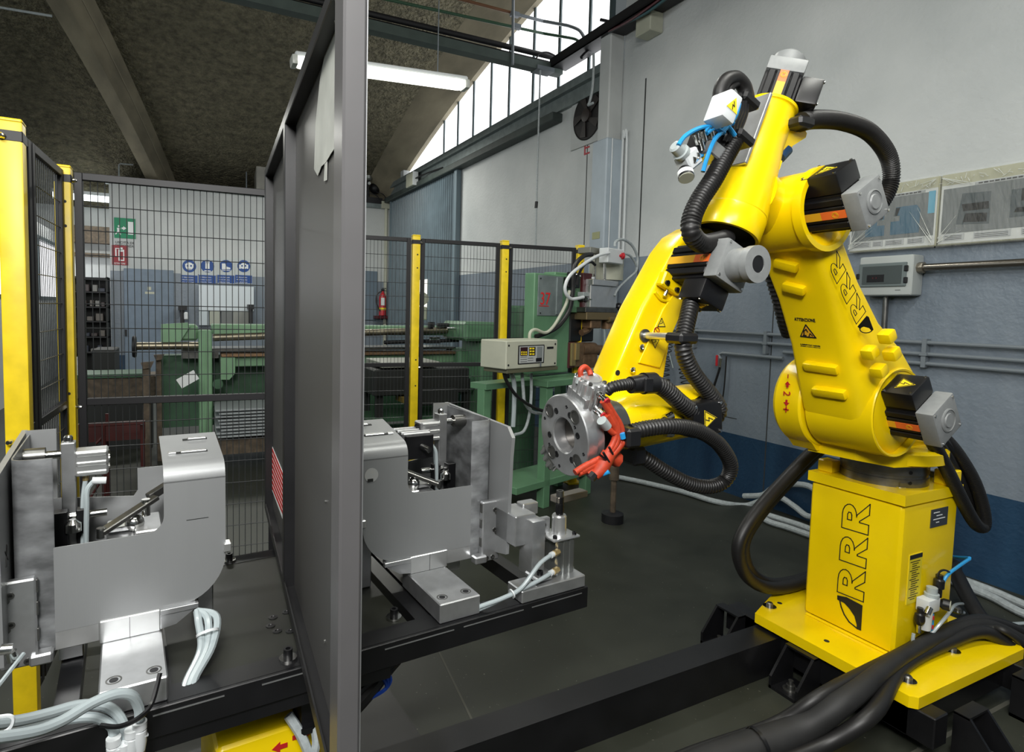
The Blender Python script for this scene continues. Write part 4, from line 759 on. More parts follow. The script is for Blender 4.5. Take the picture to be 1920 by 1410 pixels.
    part('locating_block', BLK, fx, lambda m: (bx(m, .40, .425, .0, .03, .25, .335, .002), bx(m, .44, .47, -.02, .01, .24, .34, .002)))
    part('locating_pin', CHROME, fx, lambda m: (m.cyl(w(.36, .02, .315), w(.44, .02, .315), .009), m.lathe(w(.43, -.02, .29), UZ, [(.018, 0), (.018, .02), (.008, .03)], 14)))
    # toggle arm inside the cut-out
    t0, t1 = w(.37, -.09, .300), w(.25, -.02, .35)
    d = (t1 - t0).normalized(); k = UZ.cross(d).normalized()
    tg_ = part('toggle_arm', DSTEEL, fx, lambda m: (m.box((t0 + t1) / 2, ((t1 - t0).length, .026, .012), (d, k, d.cross(k)), .002), m.box(t1 + d * .02 + k * .02, (.06, .02, .02), (d, k, d.cross(k)), .002)))
    parts('toggle_pin', CHROME, tg_, lambda m: (m.cyl(t0 - UZ * .012, t0 + UZ * .012, .010), m.cyl(t1 - d * .03 - UZ * .03, t1 - d * .03 + UZ * .012, .010), m.sphere(w(.30, -.05, .300), .022)))
    part('toggle_foot', ALUB, fx, lambda m: (bx(m, .30, .36, -.06, -.0, .285, .297, .002), bx(m, .24, .30, -.10, .04, .27, .292, .003)))
    if not left:
        bc = part('hold_down_cylinder', ALU, fx, lambda m: (bx(m, .275, .375, -.02, .08, .385, .455, .004), [bx(m, .273, .377, b, b + .012, .39, .458, .002) for b in (-.01, .02, .05)]))
        part('cylinder_face', BLK, bc, lambda m: bx(m, .280, .377, -.035, -.02, .372, .448, .002)); part('port_fitting', CHROME, bc, lambda m: m.cyl(w(.335, -.035, .412), w(.345, -.07, .407), .010)); part('white_port', WHITEP, bc, lambda m: bx(m, .258, .275, -.05, -.02, .36, .40, .003))
    part('strut', ALU, fx, lambda m: (bx(m, .12, .16, -.06, .08, 0, .39, .003), bx(m, .41, .46, -.08, .08, 0, .07, .003), bx(m, .30, .36, -.10, .06, .04, .28, .003)))
    return fx, w, bx, sa
fxR, wR, bxR, saR = fixture(False); fxL, wL, bxL, saL = fixture(True)
c_ = W(-.165 - .5395, -.165, .305)
part('marker_star', INK, fxL, lambda m: [m.strip([c_ - B_ * x - UZ * y, c_ + B_ * x + UZ * y], .002, A_, .0012) for x, y in ((.012, .02), (.014, -.014), (.004, .022))])
part('milky_hose', TUBE, fxL, lambda m: [m.tube(smooth_path([W(-.335, -.17, .095), W(-.335 + .02 * k, -.20, .085), W(-.335 + .012 * k, -.25, .04), W(-.37 + .008 * k, -.30, -.0), W(-.385 + .012 * k, -.34, -.025)], 6), .009, 8) for k in range(3)])
part('hose_tie', WHITEP, fxL, lambda m: m.lathe(W(-.318, -.225, .065), Vector((.1, -.5, -.6)), [(.026, 0), (.026, .006)], 14, cap=False))
for p0, p1 in (((0, 1120), (45, 1080)),): pass
sd = part('side_fitting', CHROME, fxL, lambda m: (m.cyl(at(2, 1218, y=1.36), at(24, 1216, y=1.36), .010), m.cyl(at(20, 1222, y=1.36), at(24, 1238, y=1.36), .010)))
part('thin_tube', TUBE, fxL, lambda m: m.tube(smooth_path([at(44, 1226, y=1.37), at(25, 1250, y=1.33), at(0, 1282, y=1.28), at(-40, 1330, y=1.2)], 5), .004, 6))
# swing clamp at the table's right end
def Ws(a, b_, z): return W(a - .028, b_ - .012, z)
def ls(m, a0, a1, *r): return lb(m, a0 - .028, a1 - .028, r[0] - .012, r[1] - .012, *r[2:])
sc = thing('swing_clamp', Ws(.70, -.30, 0), 'upright swing clamp cylinder on aluminium block at the right end of the turntable', 'clamp')
part('base_block', ALU, sc, lambda m: (ls(m, .535, .775, -.352, -.275, 0, .038, .003), ls(m, .64, .775, -.30, -.23, .0, .044, .003)))
part('bracket', ALU, sc, lambda m: (ls(m, .605, .655, -.30, -.23, .04, .215, .006, 2), ls(m, .60, .66, -.335, -.27, .04, .055, .004), ls(m, .655, .70, -.265, -.245, .13, .205, .003)))
part('arm_bracket', ALU, sc, lambda m: (ls(m, .568, .645, -.262, -.15, .13, .225, .003), ls(m, .64, .70, -.20, -.16, .195, .235, .003)))
parts('bracket_screw', BLK, sc, lambda m: [capscrew(m, Ws(a, b, z), -B_, .008, .004) for a, b, z in ((.672, -.265, .185), (.672, -.265, .155), (.672, -.302, .03))] + [capscrew(m, Ws(.625, -.315, .055), UZ, .010, .012)])
part('cylinder_body', mat('profiled_aluminium', (.36, .37, .36), .3, .9, noise=.2, nscale=4, stretch=(14, 14, .2)), sc, lambda m: (ls(m, .685, .76, -.315, -.245, .02, .148, .004), [ls(m, .688 + k * .024, .702 + k * .024, -.3185, -.3145, .022, .147, .001) for k in range(3)]))
part('top_plate', ALUB, sc, lambda m: ls(m, .668, .772, -.325, -.235, .148, .156, .004, 2)); part('bottom_plate', ALUB, sc, lambda m: ls(m, .678, .768, -.325, -.24, .012, .020, .003))
parts('plate_screw', BLK, sc, lambda m: [capscrew(m, Ws(a, b, .156), UZ, .007, .008) for a, b in ((.682, -.312), (.758, -.312), (.682, -.25), (.758, -.25))])
part('guide_sleeve', ALUB, sc, lambda m: m.lathe(Ws(.722, -.28, .156), UZ, [(.024, 0), (.0235, .055), (.020, .06)], 24)); part('piston_rod', BLK, sc, lambda m: m.lathe(Ws(.722, -.28, .21), UZ, [(.012, 0), (.012, .012), (.014, .013), (.014, .04), (.013, .041), (.013, .06)], 18))
part('clamp_arm', mat('bronze_steel_arm', (.34, .31, .27), .35, .8), sc, lambda m: m.box(Ws(.775, -.262, .262), (.135, .040, .022), ((A_ * .99 + B_ * .12).normalized(), (B_ * .99 - A_ * .12).normalized(), UZ), .003)); part('arm_screw', DSTEEL, sc, lambda m: capscrew(m, Ws(.722, -.28, .272), UZ, .012, .02))
for z in (.062, .118):
    f = part('push_fitting', BRASS, sc, lambda m: m.lathe(Ws(.683, -.325, z), -A_ - B_ * .3, [(.010, -.004), (.010, .02), (.007, .022)], 6)); part('white_collar', WHITEP, f, lambda m: m.lathe(Ws(.66, -.332, z), -A_ - B_ * .3, [(.009, 0), (.009, .012)], 12))
part('milky_hose', TUBE, sc, lambda m: [m.tube(smooth_path(Q, 6), .0065, 10) for Q in ([Ws(.655, -.333, .118), Ws(.60, -.345, .105), Ws(.53, -.352, .05), Ws(.47, -.345, .03), Ws(.385, -.33, .012), Ws(.36, -.32, -.01)], [Ws(.655, -.333, .062), Ws(.60, -.345, .055), Ws(.50, -.345, .035), Ws(.43, -.335, .015), Ws(.38, -.325, .0), Ws(.35, -.32, -.02)])])
part('hose_tie', WHITEP, sc, lambda m: m.lathe(Ws(.50, -.347, .037), A_ + UZ * .3, [(.014, 0), (.014, .004)], 12))
# air manifold hanging at the table's near left edge, with its milky hoses
mf = thing('air_manifold', at(240, 1390, y=1.28), 'white push-in hose manifold with five milky air hoses at bottom left corner', 'manifold')
for px, py in ((213, 1392), (232, 1402), (262, 1362), (247, 1376), (222, 1408)):
    p = at(px, py, y=1.30); part('push_fitting', WHITEP, mf, lambda m: m.lathe(p - UZ * .03, UZ, [(.010, -.02), (.013, 0), (.013, .022), (.0115, .024), (.0135, .026), (.0135, .04)], 14))
part('manifold_body', WHITEP, mf, lambda m: (m.box(at(238, 1400, y=1.315), (.065, .035, .05), None, .008, 2), m.cyl(at(262, 1385, y=1.30), at(272, 1374, y=1.30), .009)))
parts('milky_hose', TUBE, mf, lambda m: [m.tube([at(x, y, y=q) for x, y, q in Q2], .0098, 10) for Q2 in [[(v.x, v.y, v.z) for v in smooth_path([Vector(t) for t in Q], 6)] for Q in (
    ((262, 1350, 1.30), (260, 1325, 1.30), (245, 1303, 1.29), (215, 1302, 1.28), (170, 1320, 1.26), (110, 1355, 1.22), (50, 1375, 1.18), (-60, 1390, 1.12)),
    ((235, 1388, 1.31), (228, 1350, 1.32), (200, 1325, 1.33), (150, 1322, 1.33), (90, 1338, 1.30), (30, 1352, 1.26), (-60, 1362, 1.2)),
    ((214, 1380, 1.31), (208, 1360, 1.32), (175, 1345, 1.33), (120, 1350, 1.33), (60, 1368, 1.3), (-60, 1392, 1.22)))]])
parts('cable_tie', WHITEP, mf, lambda m: [m.tube(smooth_path([at(x, y, y=1.18) for x, y in ((-2, 1344), (18, 1342), (25, 1350), (18, 1366), (0, 1376))], 4), .003, 5)])
part('black_cable', BLK, mf, lambda m: m.tube(smooth_path([at(300, 1262, y=1.33), at(285, 1318, y=1.30), at(262, 1345, y=1.27), at(225, 1362, y=1.27), at(190, 1360, y=1.3)], 5), .005, 6))
# ------------------------------------------------------------------ black cable bundle lying over the robot's base plate, and others on the floor
cb_ = thing('cable_bundle', (2.2, .95, .03), 'thick wrapped black cable bundle crossing in front of the yellow robot base', 'cable')
def bund(name, pts, r, m_=RUB, n=12): return part(name, m_, cb_, lambda m: m.tube(smooth_path([Vector(p) for p in pts], 8), r, n))
pth = [at(1180, 1500, z=.06), at(1330, 1430, z=.07), at(1490, 1372, z=.11), at(1590, 1310, z=.22), at(1680, 1238, z=.255), at(1770, 1190, z=.255), at(1850, 1172, z=.24), at(1925, 1205, z=.16)]
wpth = smooth_path(pth, 8); nw = len(wpth); bund_r = [.050 - .026 * min(1, max(0, (i / nw - .22) / .36)) for i in range(nw)]
part('wrapped_bundle', mat('black_cable_wrap', (.014, .014, .014), .6, noise=.3, nscale=14), cb_, lambda m: m.tube(wpth, bund_r, 14))
bund('cable', [p + Vector((-.03, .05, -.0)) for p in pth[:4]] + [at(1690, 1226, z=.23), at(1760, 1188, z=.245), at(1840, 1162, z=.25), at(1930, 1190, z=.18)], .022)
bund('cable', [p + Vector((.03, -.06, -.02)) for p in pth[:4]] + [at(1690, 1252, z=.22), at(1775, 1205, z=.235), at(1850, 1186, z=.24), at(1930, 1245, z=.12)], .025)
bund('conduit', [Vector((2.66, 1.55, .50)), at(1772, 1052, y=1.64), at(1790, 1072, y=1.58), at(1812, 1115, y=1.45), at(1838, 1158, y=1.34), at(1872, 1192, y=1.26), at(1935, 1250, y=1.16)], .034)
bund('cable', [pth[5] + UZ * .01, at(1850, 1178, z=.245), at(1885, 1184, z=.25), at(1930, 1218, z=.18)], .014, mat('black_printed_cable', (.012, .012, .012), .5, noise=.3, nscale=40))
parts('cable_tie', BLK, cb_, lambda m: [m.lathe(p, d, [(r, 0), (r, .012)], 14, cap=False) for p, d, r in ((at(1418, 1398, z=.09), pth[2] - pth[1], .052),)])
# ------------------------------------------------------------------ guard fences: yellow posts, black mesh panels
def fence_post(x, y, ang, label, w=.06, h=2.0):
    k = (Vector((math.cos(ang), math.sin(ang), 0)), Vector((-math.sin(ang), math.cos(ang), 0)), UZ); o = Vector((x, y, 0))
    t = thing('fence_post', o, label, 'post', 'yellow guard fence posts')
    part('post_tube', POSTY, t, lambda m: m.box(o + UZ * h / 2, (w, w, h), k, .006, 2))
    part('post_cap', POSTY, t, lambda m: m.box(o + UZ * (h + .003), (w * 1.02, w * 1.02, .012), k, .004))
    part('black_band', BLKM, t, lambda m: m.box(o + UZ * (h - .045), (w * 1.04, w * 1.04, .035), k, .003))
    part('foot_plate', POSTY, t, lambda m: m.box(o + UZ * .005, (w * 2.2, w * 2.2, .01), k))
    parts('bolt_hole', DARK, t, lambda m: [m.lathe(o - k[1] * (w / 2 + .0006) + k[0] * .008 + UZ * z, -k[1], [(.006, 0), (.006, .0012)], 10) for z in (h - .14, h - .24, 1.06, .86)])
    parts('fixing_bolt', CHROME, t, lambda m: [m.lathe(o + k[0] * (w * .55) - k[1] * .015 + UZ * z, k[0] - k[1] * .4, [(.009, 0), (.009, .014), (.006, .02)], 10) for z in (h - .05, 1.0)])
    return t
def fence_panel(p, q, label, z0=.10, z1=1.985, zm=1.02, sx=.026, sz=.103, fw=.03):
    p, q = Vector((*p, 0)), Vector((*q, 0)); d = (q - p).normalized(); L = (q - p).length; n = UZ.cross(d); k = (d, n, UZ)
    t = thing('mesh_fence', (p + q) / 2 + UZ * z0, label, 'fence panel', 'black mesh guard fence panels')
    def b(m, a0, a1, c0, c1, th=.026, bev=.002): m.box(p + d * (a0 + a1) / 2 + UZ * (c0 + c1) / 2, (a1 - a0, th, c1 - c0), k, bev)
    for a in (0, L - fw): part('frame_post', BLKM, t, lambda m: b(m, a, a + fw, z0, z1))
    for c in (z0, zm - fw / 2, z1 - fw): part('frame_rail', BLKM, t, lambda m: b(m, fw, L - fw, c, c + fw))
    def wires(m):
        nx = int((L - 2 * fw) / sx)
        for i in range(1, nx): m.tube([p + d * (fw + i * (L - 2 * fw) / nx) + UZ * z for z in (z0 + .02, z1 - .02)], .0016, 4, False)
        nz = int((z1 - z0) / sz)
        for i in range(1, nz): m.tube([p + d * fw - n * .003 + UZ * (z0 + i * sz), p + d * (L - fw) - n * .003 + UZ * (z0 + i * sz)], .002, 4, False)
    part('wire_mesh', WIRE, t, wires, 60, 'stuff')
    return t
fence_post(-.474, 2.335, math.radians(-88), 'wide yellow guard post nearest the camera, at the left edge', .066)
fence_post(-.437, 2.995, 0, 'narrow yellow corner guard post behind the left welding fixture')
fence_panel((-.472, 2.375), (-.463, 2.480), 'narrow black mesh strip right beside the nearest yellow post')
fence_panel((-.462, 2.495), (-.443, 2.955), 'black mesh panel seen edge-on between the two left yellow posts')
fence_panel((-.397, 2.985), (.40, 2.93), 'black mesh panel left of the dark divider, before the lathe-like machine')
fa = math.radians(-8)
def fl_(s): return (1.609 + s * math.cos(fa), 4.274 + s * math.sin(fa))
s3 = .722; s4 = 1.395
fence_post(*fl_(0), fa, 'yellow guard post right of the dark divider panel, in front of the sliding door')
fence_post(*fl_(s3), fa, 'yellow guard post rising behind the cream welding controller')
fence_post(*fl_(s4), fa, 'yellow guard post showing its top behind the green spot welder')
fence_panel(fl_(-.62), fl_(-.04), 'black mesh panel between the dark divider and first yellow post on its right')
fence_panel(fl_(.04), fl_(s3 - .04), 'black mesh panel left of the cream welding controller')
fence_panel(fl_(s3 + .04), fl_(s4 - .04), 'black mesh panel behind the green spot welder')
# ------------------------------------------------------------------ green spot welder on its bench
G0 = Vector((2.37, 3.8, 0)); gt = math.radians(17); GA, GB = Vector((math.cos(gt), math.sin(gt), 0)), Vector((-math.sin(gt), math.cos(gt), 0)); GX = (GA, GB, UZ)
def G(px, py, b=0): return onplane(px, py, G0 + GB * b, GB)
def gl(v): return ((v - G0).dot(GA), v.z)
def gb(m, x0, y0, x1, y1, b, dep, bev=0, seg=1):                        # a box whose front face covers a pixel box at depth b
    a0, z1 = gl(G(x0, (y0 + y1) / 2, b)); a1, _ = gl(G(x1, (y0 + y1) / 2, b)); z1 = G((x0 + x1) / 2, y0, b).z; z0 = G((x0 + x1) / 2, y1, b).z
    return m.box(G0 + GA * (a0 + a1) / 2 + GB * (b + dep / 2) + UZ * (z0 + z1) / 2, (abs(a1 - a0), dep, abs(z1 - z0)), GX, bev, seg)
bench = thing('welder_bench', G0 + GA * .2, 'green steel bench carrying the spot welder and its controller', 'bench')
zt = G(1040, 712, -.2).z
aL, aR = gl(G(940, 700, -.2))[0], gl(G(1135, 700, -.2))[0]; am = gl(G(1026, 717, -.2))[0]
def gbox(m, a0, a1, b0, b1, z0, z1, bev=0, seg=1): return m.box(G0 + GA * (a0 + a1) / 2 + GB * (b0 + b1) / 2 + UZ * (z0 + z1) / 2, (a1 - a0, b1 - b0, z1 - z0), GX, bev, seg)
part('bench_top', GRN, bench, lambda m: (gbox(m, am - .02, am + .60, -.22, .16, zt - .05, zt, .004), gbox(m, aL, am, -.06, .10, zt - .05, zt - .01)))
for a, b in ((am, -.2), (aL + .0, -.04), (am + .52, -.2), (am + .52, .08)): part('leg', GRN, bench, lambda m: gbox(m, a, a + .07, b, b + .07, 0, zt - .05, .003))
part('lower_shelf', GRN, bench, lambda m: gbox(m, am - .30, am + .59, -.20, .14, .16, .21, .003))
sw = thing('spot_welder', G0 + GA * .15 + UZ * zt, 'green spot welding machine marked 37 standing on the green bench', 'welder')
part('column', GRN, sw, lambda m: (gb(m, 1000, 514, 1068, 700, 0, .10, .006), gb(m, 1040, 512, 1096, 586, .02, .12, .006)))
pl = part('cover_panel', GALV, sw, lambda m: (gb(m, 1009, 517, 1055, 592, -.008, .008, .001), gb(m, 1044, 520, 1054, 590, -.018, .012, .002)))
parts('panel_screw', BLK, pl, lambda m: [m.lathe(G(x, y, -.009), -GB, [(.006, 0), (.006, .003)], 8) for x, y in ((1014, 522), (1049, 522), (1013, 587))])
obj('machine_number', text_mb('37', G(1012, 571, -.0095), GA, UZ, .098, width=.115), mat('bright_red_number', (.62, .02, .02), .5), pl); part('underline', REDT, pl, lambda m: gb(m, 1011, 573, 1029, 574.5, -.0095, .001))
parts('maroon_slide', MAROON, sw, lambda m: (gb(m, 1093, 512, 1110, 584, -.01, .15, .006), gb(m, 1066, 642, 1078, 690, -.01, .2, .004)))
part('throat_recess', mat('black_throat_recess', (.008, .010, .011), .35), sw, lambda m: gb(m, 1069, 586, 1114, 641, .05, .1, .01))  # box coloured black to stand in for the dark, shaded throat recess
part('copper_loop', COPPER, sw, lambda m: m.tube(smooth_path([G(x, y, .02) for x, y in ((1110, 588), (1112, 600), (1104, 616), (1090, 624))], 5), .028, 8))
part('head_body', ALUB, sw, lambda m: (gb(m, 1107, 536, 1156, 577, -.06, .12, .004), gb(m, 1112, 525, 1160, 536, -.08, .14, .004)))
part('head_flange', DSTEEL, sw, lambda m: gb(m, 1098, 577, 1158, 586, -.07, .15, .003))
part('bronze_block', mat('dull_bronze', (.25, .19, .10), .42, .6), sw, lambda m: (gb(m, 1100, 586, 1156, 600, -.07, .24, .004), m.cyl(G(1140, 599, -.06), G(1164, 599, -.06), .025)))
part('upper_electrode', COPPER, sw, lambda m: (gb(m, 1108, 599, 1128, 616, -.04, .2, .008), m.cyl(G(1138, 598, .0), G(1138, 616, .0), .05)))
part('electrode_tube', TUBE, sw, lambda m: m.tube([G(1133, 616, .0), G(1134, 640, .0), G(1131, 660, .0)], .010, 8))
part('lower_arm', COPPER, sw, lambda m: (gb(m, 1074, 643, 1095, 688, -.01, .16, .004), m.cyl(G(1086, 655, .05), G(1112, 655, .05), .060), m.cyl(G(1112, 656, .05), G(1175, 658, .05), .045), gb(m, 1094, 665, 1120, 690, .0, .15, .003)))
part('brass_plate', BRASS, sw, lambda m: (gb(m, 1072, 643, 1080, 686, -.03, .02, .002), gb(m, 1080, 644, 1087, 675, -.04, .03, .002)))
cyc = G(1137, 500, .05)
r0 = (G(1155, 500, .05) - G(1119, 500, .05)).length / 2
cyl_ = part('cylinder', CREAM, sw, lambda m: m.cyl(Vector((cyc.x, cyc.y, G(1137, 526, .05).z)), Vector((cyc.x, cyc.y, G(1137, 474, .05).z)), r0))
part('cylinder_cap', mat('grey_brown_cap', (.22, .22, .19), .4, .4), cyl_, lambda m: gb(m, 1107, 466, 1152, 477, -.05, .13, .004)); parts('tie_rod', CHROME, cyl_, lambda m: [m.cyl(G(x, 527, b), G(x, 474, b), .010) for x, b in ((1115, -.01), (1134, -.05), (1157, -.03))])
part('air_silencer', WHITEP, cyl_, lambda m: m.cyl(G(1112, 535, -.05), G(1112, 519, -.05), .014))
eb = part('button_box', WHITEP, sw, lambda m: gb(m, 1140, 466, 1169, 494, -.16, .09, .006))
part('emergency_button', RED, eb, lambda m: m.lathe(G(1158, 479, -.16) + GA * .05, GA - GB * .6, [(.014, -.03), (.014, 0), (.026, .004), (.028, .022), (.018, .03)], 16))
parts('black_knob', PLAS, sw, lambda m: (m.sphere(G(1162, 511, -.02), .016), m.sphere(G(1160, 575, -.05), .035)))
part('valve_cluster', BLK, sw, lambda m: (gb(m, 1066, 520, 1088, 540, -.05, .06, .006), gb(m, 1072, 510, 1082, 522, -.045, .05, .004), gb(m, 1094, 549, 1113, 565, -.04, .06, .004)))
parts('valve_cap', CHROME, sw, lambda m: [m.lathe(G(x, y, -.055), -GB, [(.007, 0), (.007, .02)], 8) for x, y in ((1073, 517), (1079, 515), (1085, 518), (1076, 535), (1099, 560), (1106, 561))])
part('limit_box', GREYP, sw, lambda m: gb(m, 1094, 548, 1113, 556, -.045, .06, .003))
def gtube(nm, mt, P, r, b, own=sw): return part(nm, mt, own, lambda m: m.tube(smooth_path([G(p[0], p[1], p[2] if len(p) > 2 else b) for p in P], 6), r, 8))
gtube('white_cable', WHITEP, ((1142, 474), (1120, 480), (1095, 495), (1070, 515), (1060, 535), (1061, 550), (1070, 560), (1080, 560), (1094, 557)), .013, -.18)
gtube('grey_hose', HOSEG, ((1153, 462), (1155, 453), (1168, 449), (1185, 460), (1195, 482), (1194, 505)), .012, -.1); gtube('grey_hose', HOSEG, ((1169, 475), (1182, 480), (1192, 495), (1193, 508), (1175, 525), (1160, 540), (1152, 555)), .010, -.1)
gtube('black_hose', RUB, ((1110, 477), (1095, 480), (1080, 495), (1075, 520), (1074, 545), (1068, 580), (1050, 608), (1030, 622), (1005, 631)), .018, -.10)
gtube('black_hose', RUB, ((1116, 497), (1108, 491), (1095, 497), (1085, 515), (1080, 535)), .012, -.08); gtube('cream_cable', CREAM, ((1068, 545), (1062, 568), (1050, 592), (1036, 614), (1022, 624), (1004, 618), (994, 624), (993, 640)), .012, -.14)
ctl = thing('welding_controller', G(980, 690, -.32), 'cream box-shaped welding controller with small keypad panel on the green bench', 'controller')
c0 = G(949, 640, -.32); c1 = G(1045, 683, -.32)
part('case', CREAM, ctl, lambda m: gb(m, 949, 638, 1045, 690, -.32, .24, .006))
part('plinth', mat('olive_plinth', (.10, .10, .06), .5), ctl, lambda m: gb(m, 951, 690, 1046, 697, -.31, .22, .002))
pn = part('key_panel', BLK, ctl, lambda m: gb(m, 972, 647, 1021, 682, -.324, .006, .004))
part('panel_sheet', mat('panel_light_grey', (.42, .44, .43), .5), pn, lambda m: gb(m, 974, 649, 1019, 680, -.3255, .004))
part('display', mat('dark_red_display', (.03, .006, .008), .25), pn, lambda m: gb(m, 976, 651, 989.5, 667, -.3265, .003))
parts('key', LYEL, pn, lambda m: [gb(m, 977.5 + i * 4, 659 + j * 4, 980 + i * 4, 661.5 + j * 4, -.328, .003) for i in range(3) for j in range(2)] + [gb(m, 993.5 + i * 5, 652 + j * 5.2, 997 + i * 5, 655 + j * 5.2, -.3285, .004) for i in range(2) for j in range(3)])
part('key_field', BLK, pn, lambda m: gb(m, 992, 650.5, 1004, 667, -.3263, .003)); part('legend_strip', mat('legend_grey', (.2, .22, .22), .5), pn, lambda m: gb(m, 1007, 650, 1017, 671, -.3263, .003)); part('key_lock', BLK, pn, lambda m: gb(m, 1005, 671, 1016, 678, -.3263, .003))
part('legend_print', INK, pn, lambda m: [gb(m, 976 + (i % 2) * 14, 669 + i * 2.2, 988 + (i % 2) * 12, 669.8 + i * 2.2, -.3263, .002) for i in range(5)])
part('name_plate', BLK, ctl, lambda m: gb(m, 1026, 650, 1038, 654, -.3225, .004)); part('key', CHROME, ctl, lambda m: gb(m, 1012.5, 680, 1015, 687, -.332, .004))
parts('corner_screw', BLK, ctl, lambda m: [m.lathe(G(x, y, -.32), -GB, [(.007, 0), (.007, .003)], 8) for x, y in ((954, 648), (1041, 645), (953, 685), (1040, 681))])
gtube('black_cable', RUB, ((945, 700), (950, 715), (965, 738), (985, 755), (1010, 768), (1030, 772)), .012, -.25, ctl); gtube('grey_cable', HOSEG, ((979, 700), (981, 730), (984, 755), (998, 772), (1015, 775)), .012, -.2, ctl); gtube('grey_cable', HOSEG, ((996, 700), (996, 740), (992, 780), (982, 808), (965, 815)), .011, -.16, ctl); gtube('white_cable', TUBE, ((959, 700), (964, 720), (964, 760), (962, 800)), .016, -.2, ctl)
js = thing('levelling_stand', at(1148, 978, z=0), 'thin steel stand with round rubber foot on the floor below the robot wrist', 'stand')
jp = at(1148, 978, z=0); jt = Vector((jp.x - .01, jp.y, .78))
part('rubber_foot', BLKM, js, lambda m: m.lathe(jp, UZ, [(.075, 0), (.075, .06), (.05, .07)], 20)); part('rod', RUST, js, lambda m: (m.cyl(jp + UZ * .05, Vector((jp.x, jp.y, .36)), .02, n=8), m.cyl(Vector((jp.x, jp.y, .30)), jt, .034))); part('stand_head', GRND, js, lambda m: m.box(jt, (.12, .12, .02)))
# ------------------------------------------------------------------ long green sheet-metal machine behind the fence
MY = 6.0
mc = thing('sheet_shear', at(600, 800, y=MY + .5).xy.to_3d(), 'long light green sheet-metal machine with steel rods behind the mesh fence', 'machine')
def mb_(m, x0, y0, x1, y1, y, dep, bev=0):                              # box with its front face covering a pixel box on the plane y
    p = at(x0, (y0 + y1) / 2, y=y); q = at(x1, (y0 + y1) / 2, y=y); z1 = at((x0 + x1) / 2, y0, y=y).z; z0 = at((x0 + x1) / 2, y1, y=y).z
    return m.ab((p.x, y, z0), (q.x, y + dep, z1), bev)
def zpx(px, py, y): return at(px, py, y=y).z
part('top_beam', GRNL, mc, lambda m: (m.ab((at(398, 615, y=MY).x, MY, zpx(440, 628, MY)), (at(862, 612, y=MY).x, MY + .35, zpx(440, 609, MY)), .01), m.ab((at(305, 625, y=MY).x, MY + .1, zpx(330, 640, MY)), (at(372, 625, y=MY).x, MY + .5, zpx(330, 610, MY)), .02), m.prism([at(x, y, y=MY + .06) for x, y in ((302, 608), (352, 605), (356, 612), (338, 640), (302, 645))], UY * .04)))
part('end_column', GRNL, mc, lambda m: (m.ab((at(373, 700, y=MY - .15).x, MY - .15, 0), (at(398, 700, y=MY - .15).x, MY + .1, zpx(385, 618, MY)), .01), m.ab((at(384, 700, y=MY - .17).x, MY - .17, 0), (at(386, 700, y=MY - .17).x, MY - .14, zpx(385, 622, MY)))))
part('upper_roll', mat('worn_steel_roll', (.30, .27, .20), .35, .9, noise=.3, nscale=10), mc, lambda m: (m.cyl(at(250, 649, y=MY - .05), at(372, 648, y=MY - .05), .034), m.cyl(at(399, 633, y=MY - .05), at(860, 618, y=MY - .05), .034)))
part('handwheel', BLKM, mc, lambda m: m.lathe(at(252, 650, y=MY - .05), UX, [(.03, -.02), (.09, -.015), (.098, 0), (.09, .015), (.03, .02)], 24))
parts('roll_stand', RUST, mc, lambda m: (m.ab((at(268, 760, y=MY - .2).x, MY - .2, 0), (at(282, 760, y=MY - .2).x, MY - .1, zpx(275, 690, MY - .2))), m.prism([at(x, y, y=MY - .22) for x, y in ((264, 681), (288, 679), (283, 690), (268, 692))], UY * .1), m.ab((at(293, 760, y=MY).x, MY + .05, 0), (at(303, 760, y=MY).x, MY + .15, zpx(300, 668, MY))), m.prism([at(x, y, y=MY) for x, y in ((288, 666), (308, 665), (302, 675), (292, 676))], UY * .1)))
part('lower_beam', GRNL, mc, lambda m: (m.ab((at(440, 680, y=MY).x, MY + .05, zpx(470, 688, MY)), (at(862, 660, y=MY).x, MY + .3, zpx(470, 668, MY)), .008), m.prism([at(x, y, y=MY + .0) for x, y in ((413, 670), (441, 670), (441, 700), (430, 712), (413, 712))], UY * .2)))
part('bronze_edge', COPPER, mc, lambda m: m.ab((at(415, 665, y=MY - .02).x, MY - .02, zpx(470, 668, MY)), (at(862, 655, y=MY - .02).x, MY + .25, zpx(470, 663, MY))))
part('steel_bed', DSTEEL, mc, lambda m: (m.ab((at(398, 650, y=MY + .1).x, MY + .1, zpx(440, 660, MY)), (at(862, 640, y=MY).x, MY + .5, zpx(440, 655, MY)), .005), mb_(m, 340, 655, 410, 672, MY + .1, .3)))
part('lower_frame', GRND, mc, lambda m: (m.ab((at(300, 650, y=MY + .3).x, MY + .35, .25), (at(862, 650, y=MY + .4).x, MY + .55, .95)), m.ab((at(400, 850, y=MY).x, MY, .36), (at(862, 850, y=MY).x, MY + .06, .42)), m.ab((at(400, 870, y=MY).x, MY, .12), (at(862, 870, y=MY).x, MY + .06, .20))))
part('end_housing', GRN, mc, lambda m: (mb_(m, 872, 604, 935, 640, MY - .5, .6, .03), mb_(m, 900, 640, 930, 860, MY - .45, .5, .02), mb_(m, 860, 655, 900, 740, MY - .1, .4, .03)))
parts('gear_disc', GRND, mc, lambda m: (m.lathe(at(868, 718, y=MY - .2), -UY, [(.10, 0), (.10, .12), (.07, .14)], 24), m.lathe(at(408, 719, y=MY - .1), -UY, [(.045, 0), (.045, .05)], 16)))
part('work_lamp', CREAM, mc, lambda m: (mb_(m, 786, 575, 801, 600, MY + .2, .15, .01), m.lathe(at(793, 560, y=MY + .25), UY, [(.07, 0), (.08, .05), (.04, .12)], 16)))
